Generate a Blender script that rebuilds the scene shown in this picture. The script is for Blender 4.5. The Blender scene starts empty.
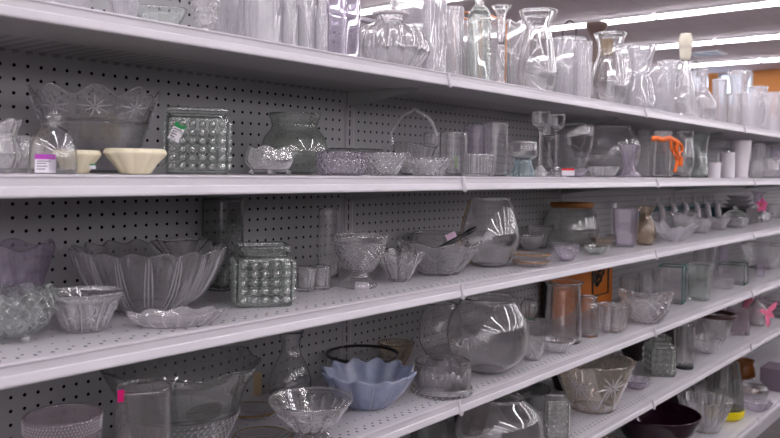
import bpy, math, random
import numpy as np
from mathutils import Matrix, Vector

sc = bpy.context.scene
col = sc.collection
random.seed(7)

# ------------------------------------------------------------------ camera
YAW, PIT, ROL = 0.8717, -0.0127, 0.0154
CAM = Vector((-0.6589, -1.4477, 1.2979))
FPX, PPX, PPY = 786.49, 385.76, 179.81
_f = Vector((math.sin(YAW)*math.cos(PIT), math.cos(YAW)*math.cos(PIT), math.sin(PIT)))
_r = Vector((math.cos(YAW), -math.sin(YAW), 0)); _u = _r.cross(_f)
RT = _r*math.cos(ROL) + _u*math.sin(ROL); UP = -_r*math.sin(ROL) + _u*math.cos(ROL)
FW = _f
cd = bpy.data.cameras.new('camera'); cam = bpy.data.objects.new('camera', cd); col.objects.link(cam)
M4 = Matrix((RT, UP, -FW)).transposed().to_4x4(); M4.translation = CAM
cam.matrix_world = M4
cd.sensor_width = 36.0; cd.lens = FPX/780*36
cd.shift_x = (390-PPX)/780; cd.shift_y = -(219-PPY)/780
cd.clip_start = 0.05; cd.clip_end = 200
cd.dof.use_dof = True; cd.dof.focus_distance = 1.75; cd.dof.aperture_fstop = 5.6
sc.camera = cam

# ------------------------------------------------------------------ world, exposure
w = bpy.data.worlds.new('world'); sc.world = w; w.use_nodes = True
w.node_tree.nodes['Background'].inputs[0].default_value = (0.80, 0.78, 0.85, 1)
w.node_tree.nodes['Background'].inputs[1].default_value = 0.02
sc.view_settings.view_transform = 'Standard'; sc.view_settings.look = 'None'
sc.view_settings.exposure = 0.12; sc.view_settings.gamma = 1.0
sc.view_settings.use_curve_mapping = False
sc.cycles.max_bounces = 24; sc.cycles.transmission_bounces = 22; sc.cycles.glossy_bounces = 8
sc.cycles.diffuse_bounces = 3; sc.cycles.transparent_max_bounces = 48
sc.cycles.use_denoising = True
LAMP = 25      # strip light strength
CEIL = 3.70     # ceiling height
ROWS = [16.59, 13.74, 10.94, 8.12, 5.30, 2.48, -.34, -3.16, -5.98]   # strip light rows (x)

# ------------------------------------------------------------------ materials
def lin(c):
    return tuple(((x/255)/12.92 if x/255 <= .04045 else ((x/255+.055)/1.055)**2.4) for x in c[:3]) + (1,)
class NT:
    def __init__(s, name):
        s.m = bpy.data.materials.new(name); s.m.use_nodes = True; s.t = s.m.node_tree; s.t.nodes.clear()
        s.out = s.t.nodes.new('ShaderNodeOutputMaterial')
    def n(s, kind, **kw):
        nd = s.t.nodes.new('ShaderNode'+kind)
        for k, v in kw.items():
            if k.startswith('i_'):
                key = k[2:]; key = int(key) if key.isdigit() else key.replace('_', ' ')
                s.put(nd, key, v)
            else: setattr(nd, k, v)
        return nd
    def put(s, nd, key, v):
        if isinstance(v, bpy.types.NodeSocket): s.t.links.new(v, nd.inputs[key])
        elif isinstance(v, bpy.types.Node): s.t.links.new(v.outputs[0], nd.inputs[key])
        else: nd.inputs[key].default_value = v
    def math(s, op, a, b=0.0, c=0.0):
        return s.n('Math', operation=op, i_0=a, i_1=b, i_2=c).outputs[0]
    def done(s, sh): s.t.links.new(sh.outputs[0], s.out.inputs[0]); return s.m

def plain(name, c, rough=.5, metal=0.0, spec=.5, noise=0.0, nscale=8.0, bump=0.0, sub=0.0):
    t = NT(name); p = t.n('BsdfPrincipled')
    p.inputs['Roughness'].default_value = rough; p.inputs['Metallic'].default_value = metal
    p.inputs['Specular IOR Level'].default_value = spec
    if noise or bump:
        co = t.n('TexCoord').outputs['Object']
        nz = t.n('TexNoise', i_Vector=co, i_Scale=nscale, i_Detail=5.0)
    if noise:
        mx = t.n('MixRGB', blend_type='MULTIPLY', i_Fac=noise, i_Color1=lin(c), i_Color2=nz.outputs['Fac'])
        g = t.n('MixRGB', blend_type='MIX', i_Fac=.5, i_Color1=mx, i_Color2=lin(c))
        t.put(p, 'Base Color', g)
    else: p.inputs['Base Color'].default_value = lin(c)
    if bump:
        b = t.n('Bump', i_Strength=bump, i_Distance=.002, i_Height=nz.outputs['Fac']); t.put(p, 'Normal', b)
    if sub: p.inputs['Subsurface Weight'].default_value = sub; p.inputs['Subsurface Radius'].default_value = (.01, .01, .01)
    return t.done(p)

def glass(name, c=(250, 250, 250), rough=.0, haze=.04, hazec=(225, 220, 228), clear=.30, bump=0.0, bscale=60.0, ior=1.50, gloss=.055):
    """clear glass: refraction, some plain transmission, haze for surface dust and painted-in glare"""
    t = NT(name)
    g = t.n('BsdfGlass', i_Color=lin(c), i_Roughness=rough, i_IOR=ior)
    if bump:
        co = t.n('TexCoord').outputs['Object']
        vo = t.n('TexVoronoi', i_Vector=co, i_Scale=bscale)
        b = t.n('Bump', i_Strength=bump, i_Distance=.003, i_Height=vo.outputs['Distance']); t.put(g, 'Normal', b)
    tr = t.n('BsdfTransparent', i_Color=lin(c))
    m1 = t.n('MixShader', i_0=clear, i_1=g, i_2=tr)
    gl = t.n('BsdfGlossy', i_Color=(1, 1, 1, 1), i_Roughness=min(rough, .05))
    if bump: t.put(gl, 'Normal', b)
    m1 = t.n('MixShader', i_0=gloss, i_1=m1, i_2=gl)
    d = t.n('BsdfDiffuse', i_Color=lin(hazec)); tl = t.n('BsdfTranslucent', i_Color=lin(hazec))
    dm = t.n('MixShader', i_0=.5, i_1=d, i_2=tl)
    m2 = t.n('MixShader', i_0=haze, i_1=m1, i_2=dm)
    return t.done(m2)

def metal_white(name, c, holes=None):
    """powder-coated sheet; holes: peg | slot | deck | under"""
    t = NT(name); p = t.n('BsdfPrincipled', i_Roughness=.38)
    co = t.n('TexCoord').outputs['Object']
    nz = t.n('TexNoise', i_Vector=co, i_Scale=5.0, i_Detail=6.0)
    ramp = t.n('MapRange', i_Value=nz.outputs['Fac'], i_3=.90, i_4=1.06)
    base = t.n('MixRGB', blend_type='MULTIPLY', i_Fac=1.0, i_Color1=lin(c), i_Color2=ramp.outputs[0])
    fine = t.n('TexNoise', i_Vector=co, i_Scale=900.0, i_Detail=1.0)
    t.put(p, 'Normal', t.n('Bump', i_Strength=.05, i_Distance=.0004, i_Height=fine.outputs['Fac']))
    out = base
    if holes:
        xyz = t.n('SeparateXYZ', i_0=co); X, Y, Z = xyz.outputs
        P = .0254
        def cell(v, off, pitch): return t.math('SUBTRACT', t.math('FLOORED_MODULO', t.math('ADD', v, off), pitch), pitch/2)
        def circ(a, b, r):
            d = t.math('SQRT', t.math('ADD', t.math('MULTIPLY', a, a), t.math('MULTIPLY', b, b)))
            return t.math('LESS_THAN', d, r)
        def box(a, b, ra, rb):
            return t.math('MULTIPLY', t.math('LESS_THAN', t.math('ABSOLUTE', a), ra), t.math('LESS_THAN', t.math('ABSOLUTE', b), rb))
        if holes == 'peg':      # object origin at the section's left upright, z world
            m = circ(cell(X, P, P), cell(Z, P/2-.0052-.0005, P), .0034)
            lim = t.math('MULTIPLY', t.math('GREATER_THAN', X, P*1.2), t.math('LESS_THAN', X, P*46.8))
            m = t.math('MULTIPLY', m, lim)
        elif holes == 'slot':
            m = box(X, cell(Z, P/2, P), .0020, .0090)
        elif holes == 'deck':   # two staggered lines of small holes behind the front edge
            a = circ(cell(X, 0, .0254), t.math('ADD', Y, -.022), .0027)
            b = circ(cell(X, .0127, .0254), t.math('ADD', Y, -.036), .0027)
            c3 = circ(cell(X, 0, .0254), cell(Y, 0, .05), .0020)
            m = t.math('MAXIMUM', t.math('MAXIMUM', a, b), c3)
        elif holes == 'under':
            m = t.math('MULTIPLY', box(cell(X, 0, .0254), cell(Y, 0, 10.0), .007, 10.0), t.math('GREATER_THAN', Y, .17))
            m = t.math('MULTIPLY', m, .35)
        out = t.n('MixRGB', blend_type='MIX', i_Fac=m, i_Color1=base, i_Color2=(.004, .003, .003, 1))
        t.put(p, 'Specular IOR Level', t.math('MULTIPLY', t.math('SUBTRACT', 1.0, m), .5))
    t.put(p, 'Base Color', out)
    return t.done(p)

def emit(name, c, s):
    t = NT(name); return t.done(t.n('Emission', i_Color=lin(c), i_Strength=s))

M = {}
M['white'] = metal_white('shelf_white_metal', (212, 207, 213))
M['deck'] = metal_white('shelf_deck_metal', (208, 204, 209), 'deck')
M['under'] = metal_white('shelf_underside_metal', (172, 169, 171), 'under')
M['panel'] = metal_white('pegboard_panel', (172, 171, 173), 'peg')
M['upright'] = metal_white('slotted_upright', (176, 172, 175), 'slot')
M['light_blocker'] = plain('light_blocker_paint', (72, 66, 70), .5)  # kept dark so the added aisle shelving bounces little light
M['bracket'] = plain('bracket_metal', (175, 178, 176), .45)
M['lamp'] = emit('strip_lamp_tube', (254, 250, 255), LAMP)
M['housing'] = plain('lamp_housing', (235, 232, 235), .5)

# ------------------------------------------------------------------ mesh helpers
def link(name, me, mat, parent=None, smooth=True):
    o = bpy.data.objects.new(name, me); col.objects.link(o)
    if parent is not None: o.parent = parent
    if mat is not None: me.materials.append(mat)
    if smooth: me.polygons.foreach_set('use_smooth', [True]*len(me.polygons))
    return o
def mesh(vs, fs):
    me = bpy.data.meshes.new('mesh'); me.from_pydata([tuple(map(float, v)) for v in vs], [], fs); me.update(); return me
def boxes(name, bl, mat, parent=None, bevel=0.0):
    """bl: list of (x0,x1,y0,y1,z0,z1) joined into one mesh"""
    vs, fs = [], []
    for x0, x1, y0, y1, z0, z1 in bl:
        b = len(vs)
        vs += [(x0,y0,z0),(x1,y0,z0),(x1,y1,z0),(x0,y1,z0),(x0,y0,z1),(x1,y0,z1),(x1,y1,z1),(x0,y1,z1)]
        fs += [tuple(b+i for i in f) for f in ((3,2,1,0),(4,5,6,7),(0,1,5,4),(1,2,6,5),(2,3,7,6),(3,0,4,7))]
    o = link(name, mesh(vs, fs), mat, parent, False)
    if bevel:
        md = o.modifiers.new('bevel', 'BEVEL'); md.width = bevel; md.segments = 2; md.limit_method = 'ANGLE'
    return o
def extrude_x(name, poly, x0, x1, mat, parent=None):
    """poly of (y,z), extruded along x, closed"""
    n = len(poly)
    vs = [(x0, y, z) for y, z in poly] + [(x1, y, z) for y, z in poly]
    fs = [(i, (i+1) % n, n+(i+1) % n, n+i) for i in range(n)] + [tuple(range(n-1, -1, -1)), tuple(range(n, 2*n))]
    me = mesh(vs, fs)
    o = link(name, me, mat, parent, False)
    fix_normals(me); return o
def fix_normals(me):
    import bmesh
    b = bmesh.new(); b.from_mesh(me); bmesh.ops.recalc_face_normals(b, faces=b.faces); b.to_mesh(me); b.free()
def empty(name, loc, rz=0.0):
    o = bpy.data.objects.new(name, None); col.objects.link(o); o.location = loc; o.rotation_euler = (0, 0, rz)
    o.empty_display_size = .02; return o
def tag(o, label, cat, group=None, kind=None):
    o['label'] = label; o['category'] = cat
    if group: o['group'] = group
    if kind: o['kind'] = kind
    return o
def copy_tree(o, parent=None):
    c = o.copy(); col.objects.link(c); c.parent = parent
    for ch in [x for x in bpy.data.objects if x.parent == o]: copy_tree(ch, c)
    return c
def smooth_path(pts, m):
    """Catmull-Rom through pts, m samples in all"""
    P = np.array(pts, float)
    if len(P) < 3:
        t = np.linspace(0, 1, m)[:, None]; return P[0]*(1-t)+P[-1]*t
    d = np.r_[0, np.cumsum(np.linalg.norm(np.diff(P, axis=0), axis=1))]
    s = np.linspace(0, d[-1], m); out = []
    E = np.vstack([2*P[0]-P[1], P, 2*P[-1]-P[-2]])
    for v in s:
        i = min(np.searchsorted(d, v, 'right')-1, len(P)-2); t = (v-d[i])/max(d[i+1]-d[i], 1e-9)
        p0, p1, p2, p3 = E[i:i+4]
        out.append(.5*((2*p1)+(-p0+p2)*t+(2*p0-5*p1+4*p2-p3)*t*t+(-p0+3*p1-3*p2+p3)*t**3))
    return np.array(out)
def tube(name, pts, rad, mat, parent=None, m=24, n=10, closed=False, flat=1.0):
    P = smooth_path(pts, m) if not closed else np.array(pts, float)
    m = len(P); R = rad if hasattr(rad, '__len__') else [rad, rad]
    R = np.interp(np.linspace(0, 1, m), np.linspace(0, 1, len(R)), R)
    T = np.gradient(P, axis=0) if not closed else np.roll(P, -1, 0)-np.roll(P, 1, 0)
    T /= np.linalg.norm(T, axis=1)[:, None]
    a = np.array([0, 0, 1.]) if abs(T[0][2]) < .9 else np.array([1., 0, 0])
    vs = []; nn = np.cross(T[0], a); nn /= np.linalg.norm(nn)
    for i in range(m):
        nn = nn-T[i]*nn.dot(T[i]); nn /= np.linalg.norm(nn); b = np.cross(T[i], nn)
        for k in range(n):
            th = 2*math.pi*k/n; vs.append(P[i]+R[i]*(math.cos(th)*nn+flat*math.sin(th)*b))
    fs = []
    for i in range(m if closed else m-1):
        for k in range(n):
            j = (i+1) % m
            fs.append((i*n+k, i*n+(k+1) % n, j*n+(k+1) % n, j*n+k))
    if not closed: fs += [tuple(range(n-1, -1, -1)), tuple((m-1)*n+k for k in range(n))]
    me = mesh(vs, fs); fix_normals(me)
    return link(name, me, mat, parent)

# ------------------------------------------------------------------ from a point of the photograph to a point of the place
def ray(px, py): return (FW*1.0 + RT*((px-PPX)/FPX) + UP*((PPY-py)/FPX))
def on_z(px, py, z):
    d = ray(px, py); t = (z-CAM.z)/d.z; p = CAM+d*t; return p
def on_y(px, py, y):
    d = ray(px, py); t = (y-CAM.y)/d.y; return CAM+d*t
def mpp(p): return (Vector(p)-CAM).dot(FW)/FPX      # metres per pixel at p

# ------------------------------------------------------------------ the shelving
S0, SEC = 0.9045, 1.2192
Z1, Z2, Z3, Z4, Z5, Z6 = 1.5352, 1.2836, 1.0275, 0.7493, 0.4912, 0.150
DEPTH = {1: .3277, 2: .3763, 3: .3763, 4: .3763, 5: .3763, 6: .418}
ZS = {1: Z1, 2: Z2, 3: Z3, 4: Z4, 5: Z5, 6: Z6}
SECTIONS = [-1, 0, 1, 2, 3]
secname = {-1: 'nearest section at the left', 0: 'second section from the left', 1: 'third section from the left', 2: 'fourth section from the left', 3: 'farthest section at the right'}
levname = {1: 'top', 2: 'second', 3: 'third', 4: 'fourth', 5: 'fifth', 6: 'bottom'}
LIP = [(0, 0), (-.0015, .0008), (-.0035, 0), (-.004, -.0025), (-.0025, -.0045), (-.0035, -.0155), (-.0055, -.0175), (-.0085, -.0275), (-.0085, -.0305), (-.006, -.0320), (-.003, -.0310), (0, -.0300)]
def make_shelf(lv):
    d = DEPTH[lv]; x0, x1 = .0012, SEC-.0012
    r = empty('shelf', (0, -d, ZS[lv]))
    boxes('deck', [(x0, x1, 0, d-.004, -.0012, 0)], M['deck'], r)
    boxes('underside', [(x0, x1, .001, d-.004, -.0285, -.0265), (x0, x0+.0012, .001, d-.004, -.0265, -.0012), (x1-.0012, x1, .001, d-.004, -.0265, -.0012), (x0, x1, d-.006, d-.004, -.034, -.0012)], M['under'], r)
    extrude_x('front_lip', LIP, x0, x1, M['white'], r)
    # the plastic tab over the joint
    tube('joint_clip', [(x1-.0056, -.0045, .001), (x1-.0058, -.0065, -.012), (x1-.0060, -.011, -.028), (x1-.0062, -.009, -.0345)], [.003, .0038, .0048, .0055], M['white'], r, m=14, n=8)
    if lv != 6:
        for x in (.012, SEC-.012):
            poly = [(d-.007, -.030), (.10, -.030), (.10, -.034), (d-.007, -.068)]
            extrude_x('bracket', poly, x-.0012, x+.0012, M['bracket'], r)
    else:
        boxes('kick_plate', [(x0, x1, .045, .05, -ZS[6]+.002, -.0285)], M['white'], r)
    return r
for lv in (1, 2, 3, 4, 5, 6):
    proto = make_shelf(lv)
    for i, k in enumerate(SECTIONS):
        o = proto if i == 0 else copy_tree(proto)
        o.location = (S0+k*SEC, -DEPTH[lv], ZS[lv])
        tag(o, f'white metal shelf, {levname[lv]} level, in the {secname[k]}', 'shelf', 'white metal shelves of the display run')
for i, k in enumerate(SECTIONS):
    o = boxes('back_panel', [(.019, SEC-.019, -.001, .006, .11, 1.70)], M['panel']) if i == 0 else o.copy()
    if i: col.objects.link(o)
    o.location = (S0+k*SEC, 0, 0)
    tag(o, f'grey pegboard back panel of the {secname[k]}', 'pegboard', 'pegboard back panels')
boxes_z = .15
for i, k in enumerate(SECTIONS+[4]):
    if i == 0:
        u = empty('upright', (0, 0, 0))
        boxes('post', [(-.0150, .0150, -.0035, .012, .0, 1.705)], M['upright'], u)
        boxes('post_edge', [(-.0185, -.0165, -.0025, .004, .0, 1.70), (.0165, .0185, -.0025, .004, .0, 1.70)], M['white'], u)
        up0 = u
    else: u = copy_tree(up0)
    u.location = (S0+k*SEC, 0, 0)
    where = 'left end of the run' if i == 0 else ('right end of the run' if i == 5 else f'left side of the {secname[k]}')
    tag(u, f'slotted grey steel upright at the {where}', 'upright', 'slotted uprights')
tr = boxes('top_rail', [(S0-SEC-.02, S0+4*SEC+.02, -.006, .014, 1.7065, 1.716)], M['white'])
tag(tr, 'white metal rail along the top of the pegboards', 'rail')
# rear half of the shelving: plain back sheet so the run is solid from behind
bk = boxes('gondola_back', [(S0-SEC-.02, S0+4*SEC+.02, .02, .026, .0, 1.70)], M['white']); tag(bk, 'plain back sheet behind the pegboards', 'panel', kind='structure')

# ------------------------------------------------------------------ the room
def st(o): o['kind'] = 'structure'; return o
t = NT('floor_tile'); p = t.n('BsdfPrincipled', i_Roughness=.35); co = t.n('TexCoord').outputs['Object']
br = t.n('TexBrick', i_Vector=co, i_Scale=1.0, i_Color1=lin((92, 86, 84)), i_Color2=lin((86, 80, 79)), i_Mortar=lin((140, 128, 130)))
br.offset = 0; br.inputs['Mortar Size'].default_value = .002; br.inputs['Brick Width'].default_value = .305; br.inputs['Row Height'].default_value = .305
nz = t.n('TexNoise', i_Vector=co, i_Scale=35.0, i_Detail=6.0); mr = t.n('MapRange', i_Value=nz.outputs['Fac'], i_3=.8, i_4=1.15)
t.put(p, 'Base Color', t.n('MixRGB', blend_type='MULTIPLY', i_Fac=1.0, i_Color1=br, i_Color2=mr.outputs[0])); M['floor'] = t.done(p)
t = NT('ceiling_tile'); p = t.n('BsdfPrincipled', i_Roughness=.9); co = t.n('TexCoord').outputs['Object']
br = t.n('TexBrick', i_Vector=co, i_Scale=1.0, i_Color1=lin((206, 194, 200)), i_Color2=lin((202, 190, 197)), i_Mortar=lin((190, 178, 186)))
br.offset = 0; br.inputs['Mortar Size'].default_value = .012; br.inputs['Brick Width'].default_value = 1.22; br.inputs['Row Height'].default_value = .61
t.put(p, 'Base Color', br); M['ceiling'] = t.done(p)
M['wall'] = plain('store_wall_paint', (220, 217, 220), .8, noise=.3, nscale=2)
M['orange_wall'] = plain('store_orange_wall_paint', (196, 130, 72), .8, noise=.2, nscale=2)
XA, XB, YA, YB = -7.0, 18.6, -24.4, 12.0
st(boxes('floor', [(XA, XB, YA, YB, -.1, 0)], M['floor']))
st(boxes('ceiling', [(XA, XB, YA, YB, CEIL, CEIL+.1)], M['ceiling']))
st(boxes('wall_left', [(XA-.1, XA, YA, YB, 0, CEIL)], M['wall']))
st(boxes('wall_front', [(XA, XB, YA-.1, YA, 0, CEIL)], M['wall']))
st(boxes('wall_back', [(XA, XB, YB, YB+.1, 0, CEIL)], M['wall']))
# far wall with a shop window in it
wa, wb, wz0, wz1 = 3.80, 5.2, .9, 3.66
st(boxes('wall_right', [(XB, XB+.1, 1.2, wa, 0, CEIL), (XB, XB+.1, wa, wb, 0, wz0), (XB, XB+.1, wa, wb, wz1, CEIL)], M['orange_wall']))
st(boxes('wall_corner', [(XB, XB+.1, wb, YB, 0, CEIL)], M['wall']))
st(boxes('wall_aisle', [(XB, XB+.1, YA, 1.2, 0, CEIL)], M['wall']))
wn = boxes('window_1', [(XB+.06, XB+.07, wa, wb, wz0, wz1)], emit('daylight_window', (205, 225, 255), 2.2)); st(wn)
fr = [(XB-.02, XB+.05, y-.03, y+.03, wz0, wz1) for y in np.linspace(wa, wb, 5)] + [(XB-.02, XB+.05, wa, wb, z-.03, z+.03) for z in (wz0, 2.3, wz1)]
st(boxes('window_frame', fr, M['wall'], wn))

# strip lights hung across the shop in long rows
ft = empty('strip_light', (0, 0, 0))
boxes('housing', [(-.075, .075, -1.19, 1.19, .03, .07)], M['housing'], ft)
extr = [(-.062, .030), (-.055, .006), (-.03, -.008), (.03, -.008), (.055, .006), (.062, .030)]
vs = [(x, y, z) for y in (-1.185, 1.185) for x, z in extr]; n = len(extr)
me = mesh(vs, [(i, (i+1) % n, n+(i+1) % n, n+i) for i in range(n)] + [tuple(range(n)), tuple(range(2*n-1, n-1, -1))]); fix_normals(me)
link('diffuser', me, M['lamp'], ft, False)
rown = ['farthest', 'second farthest', 'third farthest', 'fourth farthest', 'fifth farthest', 'sixth farthest', 'third nearest', 'second nearest', 'nearest']
segn = ['first', 'second', 'third', 'fourth', 'fifth', 'sixth', 'seventh', 'eighth', 'ninth', 'tenth', 'eleventh', 'twelfth', 'thirteenth', 'last']
first = True
for i, x in enumerate(ROWS):
    for j in range(14):
        o = ft if first else copy_tree(ft); first = False
        o.location = (x, -22.54+2.44*j, CEIL-.07)
        tag(o, f'white ceiling strip light, {rown[i]} row, {segn[j]} lamp from the front wall', 'ceiling light', 'ceiling strip lights')
p0 = on_z(707, 53, CEIL)
v = empty('ceiling_vent', (p0.x, p0.y, CEIL)); tag(v, 'grey square air vent set in the ceiling between two light rows', 'ceiling vent')
boxes('frame', [(-.30, .30, -.30, -.24, -.02, 0), (-.30, .30, .24, .30, -.02, 0), (-.30, -.24, -.24, .24, -.02, 0), (.24, .30, -.24, .24, -.02, 0)], M['housing'], v)
boxes('louver', [(-.24, .24, y-.012, y+.012, -.016, -.004) for y in np.linspace(-.228, .228, 20)], plain('vent_louver_metal', (150, 162, 182), .5), v)

# unseen shelving added across the aisle to block low-angle light
ob = [(-3, 9, -3.62, -3.58, 0, 1.60)]
for z in (.15, .55, .95, 1.35): ob.append((-3, 9, -3.58, -3.2, z-.03, z))
for x in np.arange(-3, 9.1, 1.2): ob.append((x-.015, x+.015, -3.58, -3.55, 0, 1.50))
o = boxes('light_blocking_shelving', ob, M['light_blocker']); tag(o, 'unseen shelving added across the aisle to block low light', 'shelving', kind='structure')

# ------------------------------------------------------------------ glass and other item materials
M['clear'] = glass('clear_glass', (255, 255, 255), haze=.004, clear=.12)
M['clear2'] = glass('glare_hazed_glass', (255, 255, 255), haze=.16, hazec=(240, 236, 244), clear=.22)  # whitish haze puts glare into the glass colour
M['cut'] = glass('cut_glass', (255, 255, 255), rough=.01, haze=.06, hazec=(240, 236, 240), clear=.06, bump=.12, bscale=160, gloss=.14, ior=1.54)
M['pattern'] = glass('pressed_glass', (255, 255, 255), rough=.04, haze=.05, hazec=(230, 226, 232), clear=.10, bump=.3, bscale=90)
M['dusty'] = glass('dusty_glass', (255, 255, 255), rough=.03, haze=.11, hazec=(215, 210, 215), clear=.15)
M['greenish'] = glass('pale_green_glass', (253, 255, 254), haze=.04, hazec=(215, 225, 215), clear=.12)
M['greengray'] = glass('grey_green_glass', (248, 250, 248), haze=.04, hazec=(190, 196, 190), clear=.20)
M['lav'] = glass('lavender_glass', (253, 251, 255), haze=.06, hazec=(222, 212, 230), clear=.15)
M['purple'] = glass('light_purple_glass', (250, 247, 253), haze=.03, hazec=(165, 150, 178), clear=.35)
M['smoke'] = glass('smoky_glass', (247, 248, 247), haze=.012, hazec=(120, 122, 120), clear=.10)
M['dark'] = glass('dark_tinted_glass', (232, 234, 233), haze=.02, hazec=(80, 85, 82), clear=.15)
M['aqua'] = glass('aqua_glass', (242, 251, 253), haze=.08, hazec=(200, 230, 236), clear=.1)
M['teal'] = glass('teal_glass_edge', (60, 180, 165), haze=.75, hazec=(30, 140, 130), clear=.20)
M['green'] = glass('green_glass_edge', (60, 150, 95), haze=.80, hazec=(15, 95, 45), clear=.20)
M['amber'] = glass('amber_glass_edge', (235, 205, 140), haze=.65, hazec=(205, 165, 90), clear=.2)
M['amberbowl'] = glass('pale_amber_glass', (249, 243, 234), haze=.04, hazec=(190, 165, 140), clear=.15)
M['frost'] = glass('frosted_glass', (255, 254, 255), rough=.25, haze=.22, hazec=(234, 230, 234), clear=.08)
M['frostpink'] = glass('frosted_pink_glass', (254, 250, 252), rough=.12, haze=.13, hazec=(222, 212, 218), clear=.1)
M['whiteglass'] = plain('milk_white_ceramic', (238, 230, 234), .35)
M['white_frost'] = plain('white_frosted_cup', (232, 226, 232), .5, sub=.3)
M['cream'] = plain('cream_ceramic', (247, 237, 205), .4, noise=.12, nscale=60)
M['darkpurple'] = plain('dark_purple_bowl_glaze', (40, 8, 28), .12)
M['paper'] = plain('white_sticker_paper', (242, 236, 244), .6)
M['ink'] = plain('grey_sticker_print', (120, 110, 125), .7)
M['st_purple'] = plain('purple_sticker_band', (190, 70, 190), .5)
M['st_green'] = plain('green_sticker_band', (20, 150, 80), .5)
M['st_pink'] = plain('hot_pink_sticker', (255, 20, 140), .5)
M['st_red'] = plain('red_sticker_band', (240, 40, 40), .5)
M['black'] = plain('black_plastic', (16, 14, 16), .35)
M['wire'] = plain('dark_wire', (30, 26, 34), .35, metal=.6)
M['copper'] = plain('copper_frame', (225, 150, 95), .3, metal=.7)
M['brownvase'] = plain('brown_bronze_glaze', (105, 85, 78), .4, noise=.5, nscale=25)
M['brownrim'] = plain('dark_brown_glaze', (52, 36, 38), .4)
M['wax'] = plain('cream_wax', (240, 232, 214), .5, bump=.4, nscale=80, sub=.3)
M['orange'] = plain('orange_ribbon', (245, 110, 20), .55)
M['orangepic'] = plain('orange_picture', (215, 120, 25), .6, noise=.35, nscale=12)
M['pink'] = plain('pink_ribbon', (245, 130, 165), .55)
M['pinkflower'] = plain('pink_petal', (225, 95, 150), .6)
M['tulle'] = plain('pink_tulle', (220, 120, 150), .8)
M['gold'] = plain('gold_rim', (190, 130, 50), .35, metal=.5)
M['woodlid'] = plain('wooden_lid', (160, 100, 35), .5, noise=.4, nscale=30)
M['yellow'] = plain('yellow_glass_base', (235, 215, 20), .2)
M['brown'] = plain('dark_brown_rim', (70, 38, 32), .35)
M['greybox'] = plain('purple_grey_box', (118, 102, 116), .7)
M['carton'] = plain('tan_card', (190, 165, 130), .8)
M['amberlid'] = plain('amber_brown_pot', (120, 70, 30), .25)
M['grape'] = plain('black_grape_drawing', (22, 14, 24), .5)
M['tealrail'] = plain('dark_teal_rail', (20, 70, 78), .4)
M['darktray'] = plain('dark_tray', (48, 42, 44), .4)
M['pinktag'] = plain('pink_tag', (225, 190, 215), .6)
M['cork'] = plain('leafy_green', (135, 155, 120), .7)

# opalescent blue scalloped bowl
t = NT('opal_blue_glass'); p = t.n('BsdfPrincipled', i_Roughness=.15); co = t.n('TexCoord').outputs['Object']
nz = t.n('TexNoise', i_Vector=co, i_Scale=18.0, i_Detail=3.0, i_Distortion=1.5)
t.put(p, 'Base Color', t.n('MixRGB', blend_type='MIX', i_Fac=nz.outputs['Fac'], i_Color1=lin((152, 166, 212)), i_Color2=lin((236, 239, 250))))
p.inputs['Transmission Weight'].default_value = .5; M['blue'] = t.done(p)

# ------------------------------------------------------------------ turned shapes
def lathe(name, P, mat, parent=None, n=64, mod=None, outer=None, sq=None, asp=1.0):
    """P: closed or axis-to-axis (r,z) list; outer: flags; sq: squareness power"""
    P = np.array(P, float); m = len(P)
    T = np.tile(np.linspace(0, 2*math.pi, n, endpoint=False), (m, 1))
    R = np.tile(P[:, :1], (1, n)); Z = np.tile(P[:, 1:2], (1, n))
    O = np.tile((np.ones(m) if outer is None else np.array(outer, float))[:, None], (1, n))
    if sq:
        R = R/(np.abs(np.cos(T))**sq+np.abs(np.sin(T))**sq)**(1/sq)
    if mod is not None: R, Z = mod(T, R, Z, O)
    X = R*np.cos(T); Y = R*np.sin(T)*asp
    vs = np.stack([X, Y, Z], -1).reshape(-1, 3)
    a0, a1 = P[0, 0] < 1e-6, P[-1, 0] < 1e-6
    fs = []
    for i in range(m-1):
        k = np.arange(n); k2 = (k+1) % n
        if i == 0 and a0: fs += [(0, int(n+x), int(n+y)) for x, y in zip(k2, k)]
        elif i == m-2 and a1: fs += [((m-1)*n, int(i*n+x), int(i*n+y)) for x, y in zip(k, k2)]
        else: fs += np.stack([i*n+k, i*n+k2, (i+1)*n+k2, (i+1)*n+k], -1).tolist()
    if not a0 and not a1:
        k = np.arange(n); k2 = (k+1) % n
        fs += np.stack([(m-1)*n+k, (m-1)*n+k2, k2, k], -1).tolist()
    me = mesh(vs, fs)
    if a0 or a1:
        import bmesh
        b = bmesh.new(); b.from_mesh(me)
        bmesh.ops.delete(b, geom=[v for v in b.verts if not v.link_faces], context='VERTS'); b.to_mesh(me); b.free()
    return link(name, me, mat, parent)

def hollow(P, th, tb, m=26):
    """vessel section: outer wall points from base edge to rim -> section with wall thickness th and bottom tb"""
    A = smooth_path(P, m); A[:, 1] = np.maximum(A[:, 1], P[0][1])
    T = np.gradient(A, axis=0); L = np.linalg.norm(T, axis=1)[:, None]; T /= np.maximum(L, 1e-9)
    N = np.stack([-T[:, 1], T[:, 0]], -1)         # inwards
    B = A+N*th
    B = B[B[:, 1] > A[0, 1]+tb]
    B = B[B[:, 0] > .0008]
    rim = (A[-1]+B[-1])/2+T[-1]*th*.45
    sec = [(0, A[0, 1])]+[(A[0, 0]*f, A[0, 1]) for f in (.6, .97)]+A.tolist()[0:]+[rim.tolist()]+B[::-1].tolist()
    r0 = B[0, 0]
    sec += [(r0*.6, A[0, 1]+tb), (0, A[0, 1]+tb)]
    out = [1]*(3+len(A))+[.6]+[0]*len(B)+[0, 0]
    return sec, out
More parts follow.
